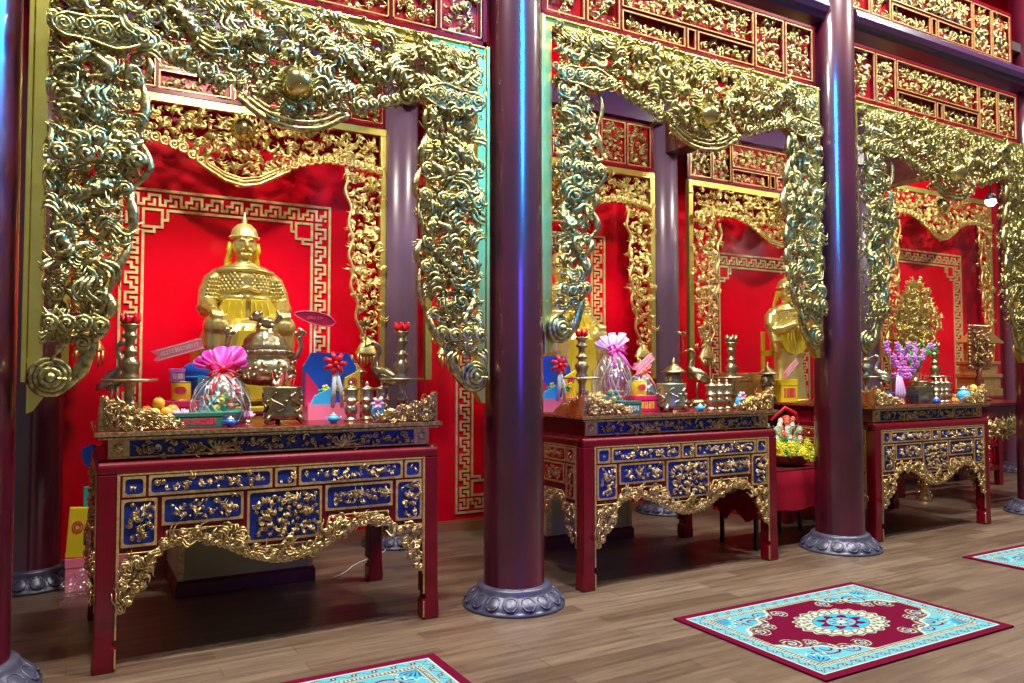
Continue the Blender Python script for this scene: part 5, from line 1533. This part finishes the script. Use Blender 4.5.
g = G(); rng = random.Random(3); relief(g, -.1, .1, .23, .49, -.012, rng, .04, 1.2)
for x, z, a in [(-.11 + .022 * k, .5, 0) for k in range(11)] + [(-.11 + .022 * k, .22, 0) for k in range(11)] + [(s * .11, .23 + .025 * k, 0) for s in (-1, 1) for k in range(11)]: g.ball((x, -.003, z), .014, 7, 5)
g.build('carved_border', 'gilt_warm', t)
g = G(); g.lathe([(.07, 0), (.07, .012), (.02, .03), (.015, .1), (.03, .13), (.015, .17), (.02, .22)], 16); g.build('stem', 'screen_brown', t)
dup(gh, (6.98, 5.42, ZT), 'teal and red gift carton at the left back of the third table', scale=(.7, .7, .7))

# side altar with carved gilt legs, right edge
t = thing('side_altar_table', 'red side table with thick carved gilt legs beside the right edge column', 'altar table', (9.22, 5.17, 0))
g = G(); g.box(0, 1.5, 0, .9, 1.20, 1.24); g.box(.03, 1.47, .03, .87, 1.04, 1.20); g.build('table_top', 'red_lacquer', t, .006)
for (x, y) in ((.02, .02), (1.3, .02), (.02, .72), (1.3, .72)):
    g = G(); rng = random.Random(int(x * 10 + y * 7)); g.lathe([(.09, 0), (.07, .03), (.05, .12), (.055, .3), (.065, .6), (.08, .85), (.085, 1.04)], 16, (x + .08, y + .07, 0))
    for k in range(130):
        a = rng.uniform(0, 2 * PI); z = rng.uniform(.03, 1.0); r = float(np.interp(z, [0, .12, .6, 1.0], [.08, .055, .07, .09]))
        g.tube([(x + .08 + r * math.cos(a), y + .07 + r * math.sin(a), z), (x + .08 + (r + .018) * math.cos(a + .15), y + .07 + (r + .018) * math.sin(a + .15), z + .03), (x + .08 + r * math.cos(a + .4), y + .07 + r * math.sin(a + .4), z + .05)], [.006, .013, .004], 6, up=(0, .1, 1))
    g.build('leg', 'gilt_warm', t)
g = G(); rng = random.Random(6); fill(g, lambda x, z: .05 < x < 1.45 and .86 < z < 1.04, (0, 1.5), (.84, 1.05), .035, .06, rng, .0, .03); g.build('carved_apron', 'gilt_warm', t)
bowl_plate('dish of fruit on the side table at the right edge', (9.38, 5.36, 1.24), .14, 'screen_brown', .10)
for i, (dx, dy, dz, m, kd, l) in enumerate(((-.06, -.03, .08, 'orange_peel', 'orange', 'orange at the left of the side table dish'), (.02, -.05, .08, 'apple_green', 'apple', 'green apple at the front of the side table dish'), (.05, .03, .09, 'orange_peel', 'orange', 'orange at the back of the side table dish'), (0, 0, .14, 'apple_green', 'apple', 'yellow green apple on top of the side table dish'))):
    fruit(kd, l, (9.38 + dx, 5.36 + dy, 1.24 + dz), .04, m, 'fruit on the side table')

# ------------------------------------------------------------------ parcels on the floor behind the first table, far left
flat_box('parcel', 'crumpled pink parcel on the floor behind the left leg of the first table', (.18, 6.55, 0), .40, .25, .24, 'pink_ribbon', 'parcels on the floor at left')
flat_box('parcel', 'red parcel lying on top of the pink parcel at left', (.28, 6.56, .24), .22, .22, .20, 'gift_red', 'parcels on the floor at left')
def slab(label, loc, w, d, h, m, tilt):
    t = thing('parcel', label, 'parcel', loc, 0, 'parcels on the floor at left'); t.rotation_euler = (0, tilt, 0)
    g = G(); g.box(0, w, 0, d, 0, h); g.build('carton', m, t, .004)
    g = G(); c = (w / 2, h * .62)
    for rr in (w * .28, w * .16): g.tube([(c[0] + rr * math.cos(a), -.002, c[1] + rr * math.sin(a) * 1.2) for a in np.linspace(0, 2 * PI, 18)], w * .035, 5)
    g.build('round_emblem', 'gift_yellow' if m != 'gift_yellow' else 'gift_red', t)
slab('yellow upright parcel with a red round emblem leaning left of the red parcels', (-.02, 6.56, 0.25), .12, .06, .36, 'gift_yellow', .06)
slab('green upright parcel with a yellow round emblem above the red parcel at left', (.09, 6.64, .245), .10, .05, .50, 'gift_teal', 0)
t = thing('cellophane_sheet', 'crumpled clear cellophane on the floor in front of the left parcels', 'wrapping', (.16, 6.25, 0))
g = G(); rng = random.Random(2); n = 12; V = []
for i in range(n):
    for j in range(n): V.append(((i / 11 - .5) * .42, (j / 11 - .5) * .3, .02 + .10 * rng.random() * math.sin(PI * i / 11) + .12 * (j / 11)))
g.add(V, [(i * n + j, (i + 1) * n + j, (i + 1) * n + j + 1, i * n + j + 1) for i in range(n - 1) for j in range(n - 1)], 0, False); g.build('film', 'cellophane', t)
t = thing('pennant', 'small blue pennant hanging at the left back of the first table', 'pennant', (.10, 5.3, 1.08))
g = G(); g.prism([(-.05, .06), (.02, .10), (.0, -.05), (-.03, -.03)], 0, .004); g.build('cloth', 'gift_blue', t)
